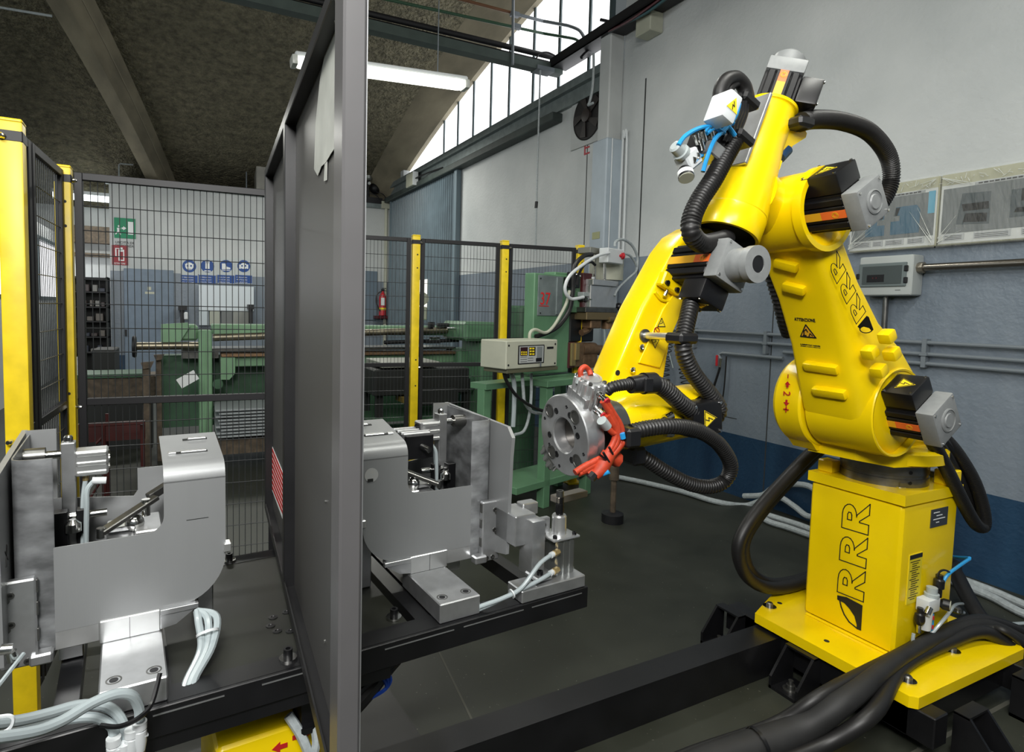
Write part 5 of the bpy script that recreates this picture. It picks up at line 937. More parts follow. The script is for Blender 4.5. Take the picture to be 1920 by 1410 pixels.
parts('clutter', BLKM, mc, lambda m: (mb_(m, 805, 604, 815, 614, MY - .1, .05), mb_(m, 822, 606, 842, 613, MY - .1, .05), m.cyl(at(720, 642, y=MY), at(860, 638, y=MY), .02), mb_(m, 800, 638, 826, 644, MY - .1, .1)))
part('guide_rail', CHROME, mc, lambda m: (m.cyl(at(838, 616, y=MY - .25), at(878, 615, y=MY - .25), .014), mb_(m, 806, 633, 826, 640, MY - .05, .04, .01)))
# drum tank behind the fence
dp = at(974, 690, y=4.75); part_ = thing('green_drum', (dp.x, dp.y, 0), 'dark green cylindrical tank behind the fence left of the spot welder', 'tank')
part('shell', GRND, part_, lambda m: m.lathe((dp.x, dp.y, 0), UZ, [(.16, 0), (.16, 1.48), (.14, 1.5)], 28)); part('rim', GRND, part_, lambda m: m.lathe((dp.x, dp.y, 1.0), UZ, [(.163, 0), (.163, .02)], 28))
# press table in front of it, far right of the divider
pt = thing('die_cart', at(740, 830, y=5.1).xy.to_3d(), 'dark steel tool cart with pale top plate behind the fence', 'cart')
part('cart_body', DARK, pt, lambda m: (mb_(m, 702, 692, 880, 740, 5.0, .5, .01), mb_(m, 784, 730, 860, 760, 4.9, .3, .01))); part('top_plate', mat('pale_plate', (.40, .41, .36), .4, .5), pt, lambda m: mb_(m, 716, 679, 825, 689, 5.0, .5, .004)); parts('leg', DARK, pt, lambda m: [m.ab((at(x, 760, y=5.05).x, 5.05 + k, 0), (at(x, 760, y=5.05).x + .06, 5.11 + k, .8)) for x in (706, 870) for k in (0, .4)])
part('shelf', GRND, pt, lambda m: (m.ab((at(690, 790, y=5.0).x, 5.0, .44), (at(860, 790, y=5.0).x, 5.5, .47)), m.ab((at(700, 790, y=5.0).x, 5.0, .16), (at(860, 790, y=5.0).x, 5.5, .20))))
for x, y, w_ in ((755, 745, 30), (770, 800, 40)): part('wood_block', mat('grubby_wood', (.17, .12, .02), .6, noise=.3), pt, lambda m: mb_(m, x, y, x + w_, y + 10, 4.95, .2))
# stack of pale sheets below the machine, each sheet its own
zs = zpx(450, 822, 5.5); z_t = zpx(450, 767, 5.5)
for i in range(9):
    z = zs + (z_t - zs) * i / 9; s_ = MB(); o = random.uniform(-.03, .03); s_.box((at(412, 790, y=5.5).x + .42 + o, 5.75, z + .02), (.85, .5, (z_t - zs) / 9 * .62), (Vector((1, .0 + o * .4, 0)).normalized(), Vector((-o * .4, 1, 0)).normalized(), UZ), .004)
    tag(obj('metal_sheet', s_, mat('pale_sheet_stack', (.34, .37, .38), .4, .2)), ('lowest', 'second lowest', 'third', 'fourth', 'middle', 'fourth from top', 'third from top', 'second from top', 'topmost')[i] + ' pale metal sheet in the stack below the green machine', 'sheet', 'pale sheets in the stack')
st_ = MB(); mb_(st_, 408, 822, 500, 850, 5.55, .4); tag(obj('pallet', st_, RUST), 'dark pallet under the stack of pale sheets', 'pallet')
pc = MB(); pc.box(at(352, 711, y=5.6), (.16, .004, .09), (Vector((.85, 0, .5)), UY, Vector((-.5, 0, .85)))); tag(obj('paper_sheet', pc, WINK), 'white paper sheet hung askew beside the light green column', 'paper')
# rusty trough, red trolley
tr_ = thing('rusty_trough', at(205, 760, y=6.6).xy.to_3d(), 'long rusty brown steel trough behind the left mesh panel', 'trough')
part('trough_body', RUST, tr_, lambda m: mb_(m, 120, 706, 292, 746, 6.6, .4, .01)); part('rim', GRND, tr_, lambda m: mb_(m, 120, 702, 275, 709, 6.58, .44)); part('plinth', DARK, tr_, lambda m: m.ab((at(130, 760, y=6.65).x, 6.65, 0), (at(285, 760, y=6.65).x, 6.95, zpx(200, 746, 6.6))))
RT = mat('red_trolley_paint', (.05, .005, .004), .5, noise=.3)
tl = thing('red_trolley', at(205, 900, y=4.6).xy.to_3d(), 'red steel frame trolley on the floor behind the left fence', 'trolley')
part('front_rail', RT, tl, lambda m: mb_(m, 110, 794, 272, 800, 4.6, .03, .004))
part('side_panel', RT, tl, lambda m: mb_(m, 110, 794, 272, 828, 4.98, .05))
for x, y in ((195, 4.6), (203, 5.1), (268, 4.65), (120, 4.6)): part('leg', RT, tl, lambda m: m.cyl((at(x, 880, y=y).x, y, 0), (at(x, 880, y=y).x, y, zpx(x, 798, 4.6)), .014, n=8))
part('brace', RT, tl, lambda m: (m.cyl(at(165, 940, y=4.6), at(198, 888, y=4.6), .008), m.cyl(at(180, 832, y=4.6), at(197, 815, y=4.6), .008)))
kb = thing('cleaning_bin', at(152, 800, y=7.4).xy.to_3d(), 'dark bench with a pale bottle left behind the mesh', 'bench'); part('bench_box', DARK, kb, lambda m: (mb_(m, 172, 656, 216, 704, 7.4, .5, .01), m.ab((at(140, 690, y=7.5).x, 7.5, 0), (at(216, 690, y=7.5).x, 7.9, zpx(180, 700, 7.5))))); part('bottle', WHITEP, kb, lambda m: m.lathe(at(147, 706, y=7.45), UZ, [(.05, 0), (.05, .13), (.02, .17), (.018, .21)], 12))
# ------------------------------------------------------------------ back wall: dark parts shelf, door, board, signs
YW = YB - .004
struct('wall_left', MB().ab((-2.35, 8.6, 0), (-2.15, 14.3, 1.5)).ab((-2.35, 8.6, 2.5), (-2.15, 14.3, 2.75)), PLASTER)
w2 = struct('window_2', MB().ab((-2.30, 8.6, 1.46), (-2.14, 14.3, 1.52)).ab((-2.30, 8.6, 2.48), (-2.14, 14.3, 2.54)).ab((-2.30, 10.4, 1.5), (-2.14, 10.46, 2.5)).ab((-2.30, 12.2, 1.5), (-2.14, 12.26, 2.5)), MUL)
for a, b in ((8.6, 10.4), (10.46, 12.2), (12.26, 14.3)): part('pane', SKYG, w2, lambda m: m.ab((-2.24, a, 1.52), (-2.22, b, 2.48)))
struct('trim_8', MB().ab((-2.15, 14.05, 2.62), (-1.0, 14.3, 2.95)).ab((-2.15, 14.1, 2.35), (-1.0, 14.3, 2.42)), RUST)
struct('trim_9', MB().ab((-1.2, YB - .06, 3.55), (XW, YB + .25, 3.64)), GALV)
rl = MB(); rl.ab((-2.14, 13.4, 3.36), (-1.15, 13.5, 3.46)); rlt = thing('bay_lamp', (-1.6, 13.45, 3.4), 'bright strip lamp at the top of the left bay', 'lamp'); obj('lamp_tube', rl, emit('bay_tube_light', (.9, 1, 1), 2.5), rlt); part('lamp_case', WHITEP, rlt, lambda m: m.ab((-2.14, 13.38, 3.46), (-1.15, 13.52, 3.52)))
sh = thing('parts_shelf', at(170, 800, y=12.1).xy.to_3d(), 'tall dark steel shelf full of small parts in the left bay', 'shelf')
sx0, sx1 = at(137, 600, y=12.1).x, at(203, 600, y=12.1).x
part('shelf_side', DARK, sh, lambda m: m.ab((sx0, 12.1, 0), (sx0 + .03, 12.5, 1.88))); part('shelf_side', DARK, sh, lambda m: m.ab((sx1 - .03, 12.1, 0), (sx1, 12.5, 1.88))); part('shelf_back', DARK, sh, lambda m: m.ab((sx0, 12.48, 0), (sx1, 12.5, 1.88)))
lv = [.55, .82, 1.09, 1.34, 1.60, 1.84]
for z in lv: part('shelf_board', BLKM, sh, lambda m: m.ab((sx0, 12.1, z), (sx1, 12.5, z + .02)))
bc_ = [mat('dark_parts_a', (.05, .04, .04), .5), mat('dark_parts_b', (.03, .035, .05), .5), mat('dark_parts_c', (.10, .09, .08), .5), mat('dark_parts_d', (.16, .16, .15), .4)]
for zi, z in enumerate(lv[:-1]):
    x = sx0 + .04; n_ = 0
    while x < sx1 - .1:
        w_ = random.uniform(.05, .12); h = random.uniform(.05, .16); q = MB(); q.ab((x, 12.13, z + .021), (x + w_, 12.3, z + .021 + h), .008)
        tag(obj('parts_box', q, random.choice(bc_)), '%s dark parts box on the %s board of the left bay shelf' % (('leftmost', 'second', 'third', 'fourth', 'fifth', 'sixth', 'seventh')[n_], ('lowest', 'second', 'middle', 'fourth', 'highest')[zi]), 'box', 'parts boxes on the left shelf'); x += w_ + random.uniform(.01, .05); n_ += 1
sgn = MB(); mb_(sgn, 234, 505, 327, 800, YW - .05, .05, .006); dr = struct('door_2', sgn, mat('blue_grey_leaf_paint', (.155, .205, .265), .45, noise=.1))
dl = at(280, 546, y=YW - .052); part('door_sticker', CREAM, dr, lambda m: (m.ab(dl - Vector((.03, .002, -.02)), dl + Vector((.03, 0, .08))), m.ab(dl + Vector((-.07, -.002, -.05)), dl + Vector((.08, 0, -.01)))))
part('door_handle', BLKM, dr, lambda m: mb_(m, 234, 618, 238, 630, YW - .08, .04))
bd = thing('white_board', at(424, 560, y=YW), 'white rectangular board on the back wall under the four blue safety signs', 'board'); part('board_sheet', mat('white_board_face', (.62, .68, .72), .35), bd, lambda m: mb_(m, 373, 536, 476, 583, YW - .12, .1, .004))
for x0, x1, c in ((373, 391, (.55, .62, .66)), (393, 412, (.38, .40, .34)), (415, 435, (.16, .17, .17)), (437, 466, (.26, .27, .25))): part('hanging_sheet', mat('board_%d' % x0, c, .5), bd, lambda m: mb_(m, x0, 583, x1, 610, YW - .1, .08, .003))
mm = thing('wall_clamp', at(348, 600, y=11.9), 'small dark clamp bracket on the wall left of the white board', 'bracket'); part('clamp_body', BLKM, mm, lambda m: (mb_(m, 334, 573, 351, 582, 11.9, .3), mb_(m, 338, 580, 346, 606, 11.95, .2))); part('rag', WHITEP, mm, lambda m: mb_(m, 345, 585, 353, 600, 11.9, .1, .02))
ms = thing('wall_clamp', at(472, 590, y=11.9), 'small dark clamp bracket on the wall at the white board\'s right edge', 'bracket'); part('clamp_body', BLKM, ms, lambda m: (mb_(m, 466, 571, 476, 580, 11.9, .3), mb_(m, 468, 578, 474, 606, 11.95, .2)))
# flat pieces on the back wall: fb(x0,y0,x1,y1) covers a pixel box
def fb(m, x0, y0, x1, y1, off=.006, th=.002): return mb_(m, x0, y0, x1, y1, YW - off, th)
GRS = mat('sign_green', (.0, .22, .10), .45); BLS = mat('sign_blue', (.008, .06, .26), .45); RDS = mat('sign_red', (.26, .02, .03), .45)
def wp_(x, y, off=.007): return at(x, y, y=YW - off)
def disc(m, x, y, r, off, n=24): c = wp_(x, y, off); m.lathe(c, -UY, [(r, 0), (r, .001)], n)
ex = thing('exit_sign', at(234, 428, y=YW), 'green emergency exit sign with running figure on the back wall', 'sign')
part('sign_plate', GRS, ex, lambda m: fb(m, 214, 409, 254, 447, .006, .006))
part('exit_pictogram', WINK, ex, lambda m: (fb(m, 240, 416, 250, 440, .008), m.prism([wp_(x, y, .008) for x, y in ((237, 428), (231, 424), (231, 426.5), (228, 426.5), (228, 429.5), (231, 429.5), (231, 432))], UY * .001), disc(m, 223, 424, .018, .008), m.prism([wp_(x, y, .008) for x, y in ((219, 427), (226, 427), (225, 433), (227, 440), (224, 440), (222, 435), (217, 440), (216, 438), (220, 433))], UY * .001)))
for k, s_ in enumerate(('USCITA DI', 'EMERGENZA')): obj('sign_text', text_mb(s_, wp_(216, 456 + k * 6, .004), UX, UZ, .042, width=.28), INK, ex)
xs = thing('extinguisher_sign', at(225, 478, y=YW), 'dark red fire extinguisher sign below the green exit sign', 'sign')
part('sign_plate', RDS, xs, lambda m: fb(m, 210, 460, 240, 497, .006, .006)); part('extinguisher_pictogram', WINK, xs, lambda m: (fb(m, 222, 468, 233, 489, .008), fb(m, 225, 464, 230, 469, .008), fb(m, 216, 466, 218.5, 480, .008), fb(m, 216, 465, 226, 466.5, .008))); part('pictogram_inner', RDS, xs, lambda m: fb(m, 224, 472, 231, 487, .009)); obj('sign_text', text_mb('ESTINTORE', wp_(214, 495, .008), UX, UZ, .03, width=.17), WINK, xs)
PPE = (('goggles', 'E\' OBBLIGATORIO', 'PROTEGGERE', 'GLI OCCHI', 355), ('gloves', 'E\' OBBLIGATORIO', 'USARE I GUANTI', 'PROTETTIVI', 389), ('boot', 'CALZATURE', 'DI SICUREZZA', 'OBBLIGATORIE', 424), ('ear protector', 'E\' OBBLIGATORIO', 'PROTEGGERSI', 'L\'UDITO', 457))
for nm, t1, t2, t3, X in PPE:
    s_ = thing('safety_sign', at(X, 508, y=YW), 'blue round safety sign with white %s symbol above a blue text plate' % nm, 'sign', 'safety signs on the back wall')
    part('sign_plate', mat('sign_white', (.50, .54, .54), .5), s_, lambda m: fb(m, X - 16, 485, X + 16, 532, .004, .004)); part('blue_disc', BLS, s_, lambda m: disc(m, X, 499, .117, .006))
    part('text_plate', BLS, s_, lambda m: fb(m, X - 16, 516, X + 15.5, 531, .006))
    def picto(m):
        if nm == 'goggles': disc(m, X, 499, .07, .008); fb(m, X - 8, 495, X + 8, 497, .0085)
        elif nm == 'gloves': fb(m, X - 4, 493, X + 4, 504, .008); fb(m, X - 6, 507, X + 6, 509, .008); [fb(m, X - 4 + k * 2.2, 489, X - 2.6 + k * 2.2, 494, .008) for k in range(4)]
        elif nm == 'boot': m.prism([wp_(X + a, b, .008) for a, b in ((-8, 494), (-2, 494), (1, 500), (8, 502), (8, 505), (-8, 505))], UY * .001); fb(m, X - 8, 506.5, X + 8, 507.5, .008)
        else: disc(m, X, 499, .062, .008); fb(m, X - 8.5, 496, X - 5.5, 504, .0085); fb(m, X + 5.5, 496, X + 8.5, 504, .0085)
    part('pictogram', WINK, s_, picto)
    if nm in ('goggles', 'ear protector'): part('pictogram_detail', BLS, s_, lambda m: [disc(m, X + k, 498.5, .016, .0100) for k in (-3.2, 3.2)] + [fb(m, X - 3, 504, X + 3, 505, .0100)])
    for k, t in enumerate((t1, t2, t3)): obj('sign_text', text_mb(t, wp_(X - 13.5, 520.6 + k * 4.6, .0085), UX, UZ, .022, width=.19), WINK, s_)
# right of the divider on the back wall
ng = thing('notice_sign', at(681, 560, y=YW), 'narrow red and blue notice sign at the divider panel\'s right edge', 'sign'); part('sign_plate', mat('sign_pale', (.45, .5, .5), .5), ng, lambda m: fb(m, 672, 527, 684, 597, .006, .004)); part('red_ring', RDS, ng, lambda m: [m.strip([wp_(676, 553, .008) + UX * (.10 * math.cos(a)) + UZ * (.10 * math.sin(a)) for a in (2 * math.pi * i / 20 for i in range(20))], .025, -UY, .001, True), fb(m, 678, 528, 684, 536, .008)]); part('blue_band', BLS, ng, lambda m: fb(m, 675, 577, 682, 590, .008))
fe = thing('fire_extinguisher', at(717, 590, y=12.15), 'red fire extinguisher with black hose on the back wall shelf', 'extinguisher'); fx0 = at(717, 592, y=12.15)
part('bottle', RED, fe, lambda m: m.lathe(fx0, UZ, [(.06, 0), (.075, .01), (.075, .40), (.05, .47), (.025, .49), (.025, .52)], 20)); part('valve', BLKM, fe, lambda m: (m.box(fx0 + UZ * .54, (.07, .03, .05), None, .004), m.box(fx0 + Vector((.03, 0, .58)), (.09, .02, .015)))); part('hose', RUB, fe, lambda m: m.tube(smooth_path([fx0 + Vector(v) for v in ((-.03, -.02, .52), (-.13, -.03, .45), (-.15, -.03, .30), (-.10, -.04, .16), (-.07, -.05, .1))], 5), .014, 6)); part('label', WINK, fe, lambda m: m.box(fx0 + Vector((-.02, -.075, .3)), (.09, .008, .16))); part('yellow_band', LYEL, fe, lambda m: m.lathe(fx0 + UZ * .12, UZ, [(.0765, 0), (.0765, .05)], 20)); part('wall_shelf', MAROON, fe, lambda m: m.ab(fx0 + Vector((-.17, -.05, -.06)), fx0 + Vector((.17, .14, 0))))
cbx = MB(); mb_(cbx, 672, 508, 707, 600, YW - .03, .03, .005); tag(obj('wall_panel', cbx, mat('slate_panel_paint', (.13, .175, .22), .5)), 'slate blue flat panel on the back wall beside the fire extinguisher', 'panel')
af = thing('air_filter', at(690, 350, y=12.25), 'silver air filter bowl with gauge on the ledge above the back wall', 'filter'); a_ = at(690, 345, y=12.28)
part('filter_bowl', mat('galvanised_bowl', (.36, .38, .36), .35, .7), af, lambda m: (m.lathe(Vector((a_.x, a_.y, zpx(690, 338, 12.28))), UZ, [(.07, 0), (.09, .03), (.09, .24), (.095, .25), (.09, .26), (.09, .42), (.05, .45)], 20))); part('filter_base', BLKM, af, lambda m: (m.ab((a_.x - .12, a_.y - .06, 3.64), (a_.x + .3, a_.y + .1, 3.76)), m.cyl((a_.x, a_.y, 3.74), (a_.x, a_.y, zpx(690, 337, 12.28)), .03), m.sphere((a_.x + .18, a_.y + .1, 3.98), .12))); part('gauge', WINK, af, lambda m: m.lathe(Vector((a_.x, a_.y - .08, zpx(689, 345, 12.28))), -UY, [(.03, 0), (.03, .02)], 14))
lx = MB(); lx.ab((at(480, 300, y=12.4).x, 12.35, 3.645), (at(507, 300, y=12.4).x + .1, 12.7, zpx(490, 284, 12.4)), .01); tag(obj('ledge_box', lx, mat('grubby_white_box', (.38, .37, .33), .6, noise=.3, nscale=3)), 'grubby white box standing on the back wall ledge beside the divider', 'box')
up = thing('vent_pipe', at(224, 330, y=12.35), 'thin grey inverted-U pipe on the back wall ledge', 'pipe'); part('pipe', HOSEG, up, lambda m: m.tube([at(x, y, y=12.4) for x, y in ((223, 352), (223, 309), (226, 307), (250, 309))], .014, 6)); part('rod', PIPEG, up, lambda m: m.cyl(at(462, 352, y=12.4), at(462, 322, y=12.4), .012, n=6))
jb = thing('junction_box', at(722, 384, y=YW), 'cream junction box with conduit at the corner of the back wall', 'junction box'); part('box_body', CREAM, jb, lambda m: mb_(m, 716, 377, 732, 391, YW - .1, .1, .006)); part('conduit', CREAM, jb, lambda m: (m.cyl(at(600, 387, y=YW - .04), at(716, 387, y=YW - .04), .016), m.cyl((3.93, YW - .05, .2), (3.93, YW - .05, 3.6), .035)))
part('cable', BLKM, jb, lambda m: [m.tube(smooth_path([at(x, y, y=YW - .1) for x, y in P], 4), .009, 5) for P in (((690, 362), (705, 366), (716, 376), (728, 374)), ((705, 360), (718, 364), (726, 374), (730, 372)))])
# strip lamp hung from the vault
lm = thing('strip_lamp', at(712, 135, y=5.0), 'long white fluorescent strip lamp hanging under the vaulted ceiling', 'lamp')
la, lb_ = at(556, 116, y=5.0), at(868, 160, y=5.0); ld = (lb_ - la).normalized()
part('diffuser', emit('fluorescent_diffuser', (1, 1, .90), 3.2), lm, lambda m: m.box((la + lb_) / 2, ((lb_ - la).length, .13, .075), (ld, UY, ld.cross(UY)), .03, 2)); part('lamp_case', WHITEP, lm, lambda m: m.box((la + lb_) / 2 + UZ * .045, ((lb_ - la).length + .04, .14, .035), (ld, UY, ld.cross(UY)), .01)); parts('end_cap', mat('clear_grey_cap', (.5, .52, .48), .3), lm, lambda m: [m.box(p + ld * s * .02, (.05, .135, .08), (ld, UY, ld.cross(UY)), .02, 2) for p, s in ((la, -1), (lb_, 1))]); parts('hanger', PIPEG, lm, lambda m: [m.cyl(p + UZ * .06, Vector((p.x, p.y, arch(5.0, .43))), .005, n=6) for p in (la + ld * .25, lb_ - ld * .25)])
# ------------------------------------------------------------------ overhead cable trays and pipes
TY = 5.85
ct = thing('cable_tray', Vector((2, TY, 4.17)), 'grey steel cable tray hung across the hall with pipes above it', 'cable tray')
part('tray_channel', mat('grey_green_tray', (.075, .10, .09), .5, .2, noise=.15), ct, lambda m: m.ab((-.4, TY - .02, 4.165), (3.95, TY + .0, 4.26)) and m.ab((-.4, TY, 4.165), (3.95, TY + .1, 4.175)))
part('black_conduit', BLKM, ct, lambda m: m.cyl((-.4, TY + .05, 4.33), (4.0, TY + .05, 4.36), .03)); part('black_conduit', BLKM, ct, lambda m: m.cyl((-.4, TY + .08, 4.29), (3.9, TY + .08, 4.30), .022))
GP = mat('green_pipe', (.035, .09, .05), .4); OP = mat('brown_pipe', (.16, .07, .03), .45)
part('green_pipe', GP, ct, lambda m: m.tube([(-.4, TY + .1, 4.46)] + smooth_path([at(x, y, y=TY + .1) for x, y in ((960, 50), (1020, 63))], 4) + smooth_path([at(x, y, x=3.9) for x, y in ((1062, 70), (1080, 74), (1090, 84), (1095, 96))], 4), .016, 8)); part('brown_pipe', OP, ct, lambda m: m.tube([(-.4, TY + .12, 4.72), at(960, 24, y=TY + .12)], .016, 8)); part('dark_pipe', PIPEG, ct, lambda m: m.tube(smooth_path([at(x, y, y=TY + .12) for x, y in ((958, 24), (1020, 40))], 4) + smooth_path([at(x, y, x=3.9) for x, y in ((1065, 48), (1085, 56), (1095, 70), (1102, 88))], 4), .018, 8))
part('hanger_rod', PIPEG, ct, lambda m: m.cyl(at(961, 122, y=TY - .03), at(963, -60, y=TY - .03), .016, n=6)); parts('pipe_clamp', PIPEG, ct, lambda m: [m.box(at(x, y, y=TY + .1), (.10, .05, .05)) for x, y in ((965, 27), (968, 50))])
part('tray_plate', PIPEG, ct, lambda m: m.ab(at(1008, 126, y=TY - .03) - UZ * .012, at(1040, 128, y=TY - .03) + Vector((0, .15, 0)))); part('cable_loop', BLKM, ct, lambda m: [m.tube(smooth_path([at(x, y, y=TY - .01) for x, y in P], 5), .010, 6) for P in (((1003, 118), (1010, 102), (1025, 98), (1040, 104)), ((1060, 115), (1052, 112), (1052, 102), (1062, 98)))])
wtr = thing('wall_cable_tray', Vector((3.9, 3.6, 4.2)), 'black cable tray full of cables running high along the right wall', 'cable tray')
part('tray_channel', BLKM, wtr, lambda m: m.ab((3.78, 1.0, 4.215), (4.0, 5.85, 4.235)) and m.ab((3.78, 1.0, 4.215), (3.80, 5.85, 4.31)))
part('cable', BLKM, wtr, lambda m: m.cyl((3.85, 1.0, 4.27), (3.85, 5.8, 4.27), .035)); part('cable', BLKM, wtr, lambda m: m.cyl((3.90, 1.0, 4.33), (3.88, 5.8, 4.29), .03)); part('green_cable', mat('teal_cable', (.01, .07, .08), .4), wtr, lambda m: m.tube(smooth_path([(3.8, 3.9, 4.2), (3.81, 4.3, 4.17), (3.80, 4.6, 4.19), (3.83, 4.9, 4.23)], 5), .014, 6)); part('red_cable', MAROON, wtr, lambda m: m.tube(smooth_path([(3.80, 4.1, 4.21), (3.79, 4.5, 4.18), (3.81, 4.85, 4.22)], 5), .013, 6))
part('cable_bow', BLKM, wtr, lambda m: [m.tube(smooth_path([at(x, y, y=5.3) for x, y in P], 5), .02, 6) for P in (((1112, 85), (1118, 68), (1135, 60), (1160, 55)), ((1090, 108), (1100, 98), (1112, 92)))]); part('bracket', BLKM, wtr, lambda m: (m.cyl(at(1126, 37, y=5.0), at(1175, 48, y=5.0), .016, n=6), m.ab((3.82, 3.6, 4.24), (XW, 3.66, 4.27)), m.ab((3.82, 5.0, 4.24), (XW, 5.06, 4.27))))
bx_ = MB(); bx_.ab((3.86, 4.32, 4.04), (XW, 4.52, 4.22), .008); tag(obj('junction_box', bx_, CREAM), 'cream junction box under the wall cable tray beside the pillar top', 'junction box')
cdp = thing('wall_conduit', (XW - .02, 3.5, 4.18), 'thin pale conduit high on the right wall beside the cream box', 'conduit'); part('pipe', HOSEG, cdp, lambda m: m.cyl((XW - .02, .6, 4.24), (XW - .02, 4.3, 4.24), .018))
dc = thing('drop_cable', at(1012, 130, y=TY), 'thin grey drop cable hanging from the cable tray in front of the wall', 'cable'); part('cable', HOSEG, dc, lambda m: m.tube(smooth_path([at(x, y, y=TY) for x, y in ((1013, 128), (1011, 200), (1008, 300), (1006, 380), (1004, 470))], 4), .010, 6)); part('connector', BLKM, dc, lambda m: m.cyl(at(1006, 378, y=TY), at(1005, 390, y=TY), .018))
jb2 = thing('junction_box', at(772, 338, x=XW - .2), 'cream junction box with cable above the sliding door', 'junction box'); v_ = at(772, 338, x=XW - .17); part('box_body', CREAM, jb2, lambda m: m.box(v_, (.10, .36, .24), None, .01)); part('box_cover', WHITEP, jb2, lambda m: m.ab(v_ + Vector((-.05, -.20, -.12)), v_ + Vector((.05, -.18, .12)))); part('cable', BLKM, jb2, lambda m: m.tube([v_ + UY * -.2, v_ + Vector((.08, -.6, .03)), v_ + Vector((.1, -1.2, .0))], .012, 6))
pf = thing('plaster_return', at(770, 310, x=XW - .02), 'small pale masonry stub above the sliding door rail', 'wall stub'); part('stub', PLASTER, pf, lambda m: (m.ab((XW - .02, 11.2, 4.02), (XW + .2, 12.3, arch(11.8, .1))), m.ab((XW - .10, 11.15, 4.02), (XW + .02, 11.32, arch(11.3, .05)))))
cc_ = thing('ceiling_conduit', at(50, 22, y=8), 'thin pale conduit across the vault at the top left', 'conduit'); part('pipe', HOSEG, cc_, lambda m: m.cyl(at(-30, 9, y=8.2), at(97, 30, y=8.0), .014, n=8))
# fan and stencilled bay number
fan = thing('wall_fan', at(1100, 217, x=XW), 'round dark ventilation fan set in the right wall beside the pillar', 'fan'); fc = at(1103, 217, x=XW - .012)
part('fan_plate', PLASTER, fan, lambda m: m.box(fc + UX * .005, (.02, .62, .62), None, .004)); part('fan_opening', mat('fan_black', (.008, .007, .007), .6), fan, lambda m: m.lathe(fc - UX * .006, -UX, [(.26, 0), (.26, .004), (.25, .012), (.245, .004)], 36)); part('fan_hub', mat('fan_hub_brown', (.03, .022, .02), .5), fan, lambda m: m.lathe(fc - UX * .012, -UX, [(.07, 0), (.07, .03), (.04, .04)], 20))
for k in range(5): part('fan_blade', mat('fan_blade_brown', (.022, .018, .017), .5), fan, lambda m: m.prism([fc - UX * .02 + UY * (r * math.cos(a)) + UZ * (r * math.sin(a)) for r, a in ((.06, k * 1.257), (.23, k * 1.257 - .28), (.24, k * 1.257 + .15), (.06, k * 1.257 + .5))], -UX * .006))
part('fan_cable', HOSEG, fan, lambda m: m.tube(smooth_path([at(x, y, x=3.80) for x, y in ((1113, 100), (1113, 130), (1111, 165), (1106, 190), (1103, 197), (1112, 193))], 5), .014, 6))
e11 = thing('bay_number', at(1100, 285, x=XW), 'red stencilled bay number E11 on the wall under the fan', 'lettering'); obj('lettering', text_mb('E 11', at(1093, 292, x=XW - .003), -UY, UZ, .155, width=.38), mat('faded_red_stencil', (.36, .03, .04), .6), e11)
# ------------------------------------------------------------------ product boards in clear film, distribution box, conduits and pipes on the right wall
FILM, N_, L_, b_ = node_mat('clear_wrinkled_film')
b_.inputs['Base Color'].default_value = (.9, .92, .9, 1); b_.inputs['Roughness'].default_value = .12; b_.inputs['Alpha'].default_value = .09
_n = N_.new('ShaderNodeTexNoise'); _n.inputs['Scale'].default_value = 9; _n.inputs['Detail'].default_value = 3; _t = N_.new('ShaderNodeTexCoord'); _m = N_.new('ShaderNodeMapping'); _m.inputs['Rotation'].default_value = (.7, 0, 0); _m.inputs['Scale'].default_value = (1, 3, .8); L_.new(_t.outputs['Object'], _m.inputs[0]); L_.new(_m.outputs[0], _n.inputs['Vector']); _b = N_.new('ShaderNodeBump'); _b.inputs['Distance'].default_value = .05; _b.inputs['Strength'].default_value = .9; L_.new(_n.outputs[0], _b.inputs['Height']); L_.new(_b.outputs[0], b_.inputs['Normal'])
PH = mat('poster_photo_grey', (.115, .13, .13), .5, noise=.12, nscale=3); PB = mat('poster_blue', (.02, .085, .14), .5); PBL = mat('poster_light_blue', (.08, .30, .42), .5); PW = mat('poster_border', (.50, .52, .50), .5); PD = mat('poster_dark', (.03, .045, .05), .5); PBE = mat('beige_board_edge', (.36, .36, .25), .6)
XB = XW - .045
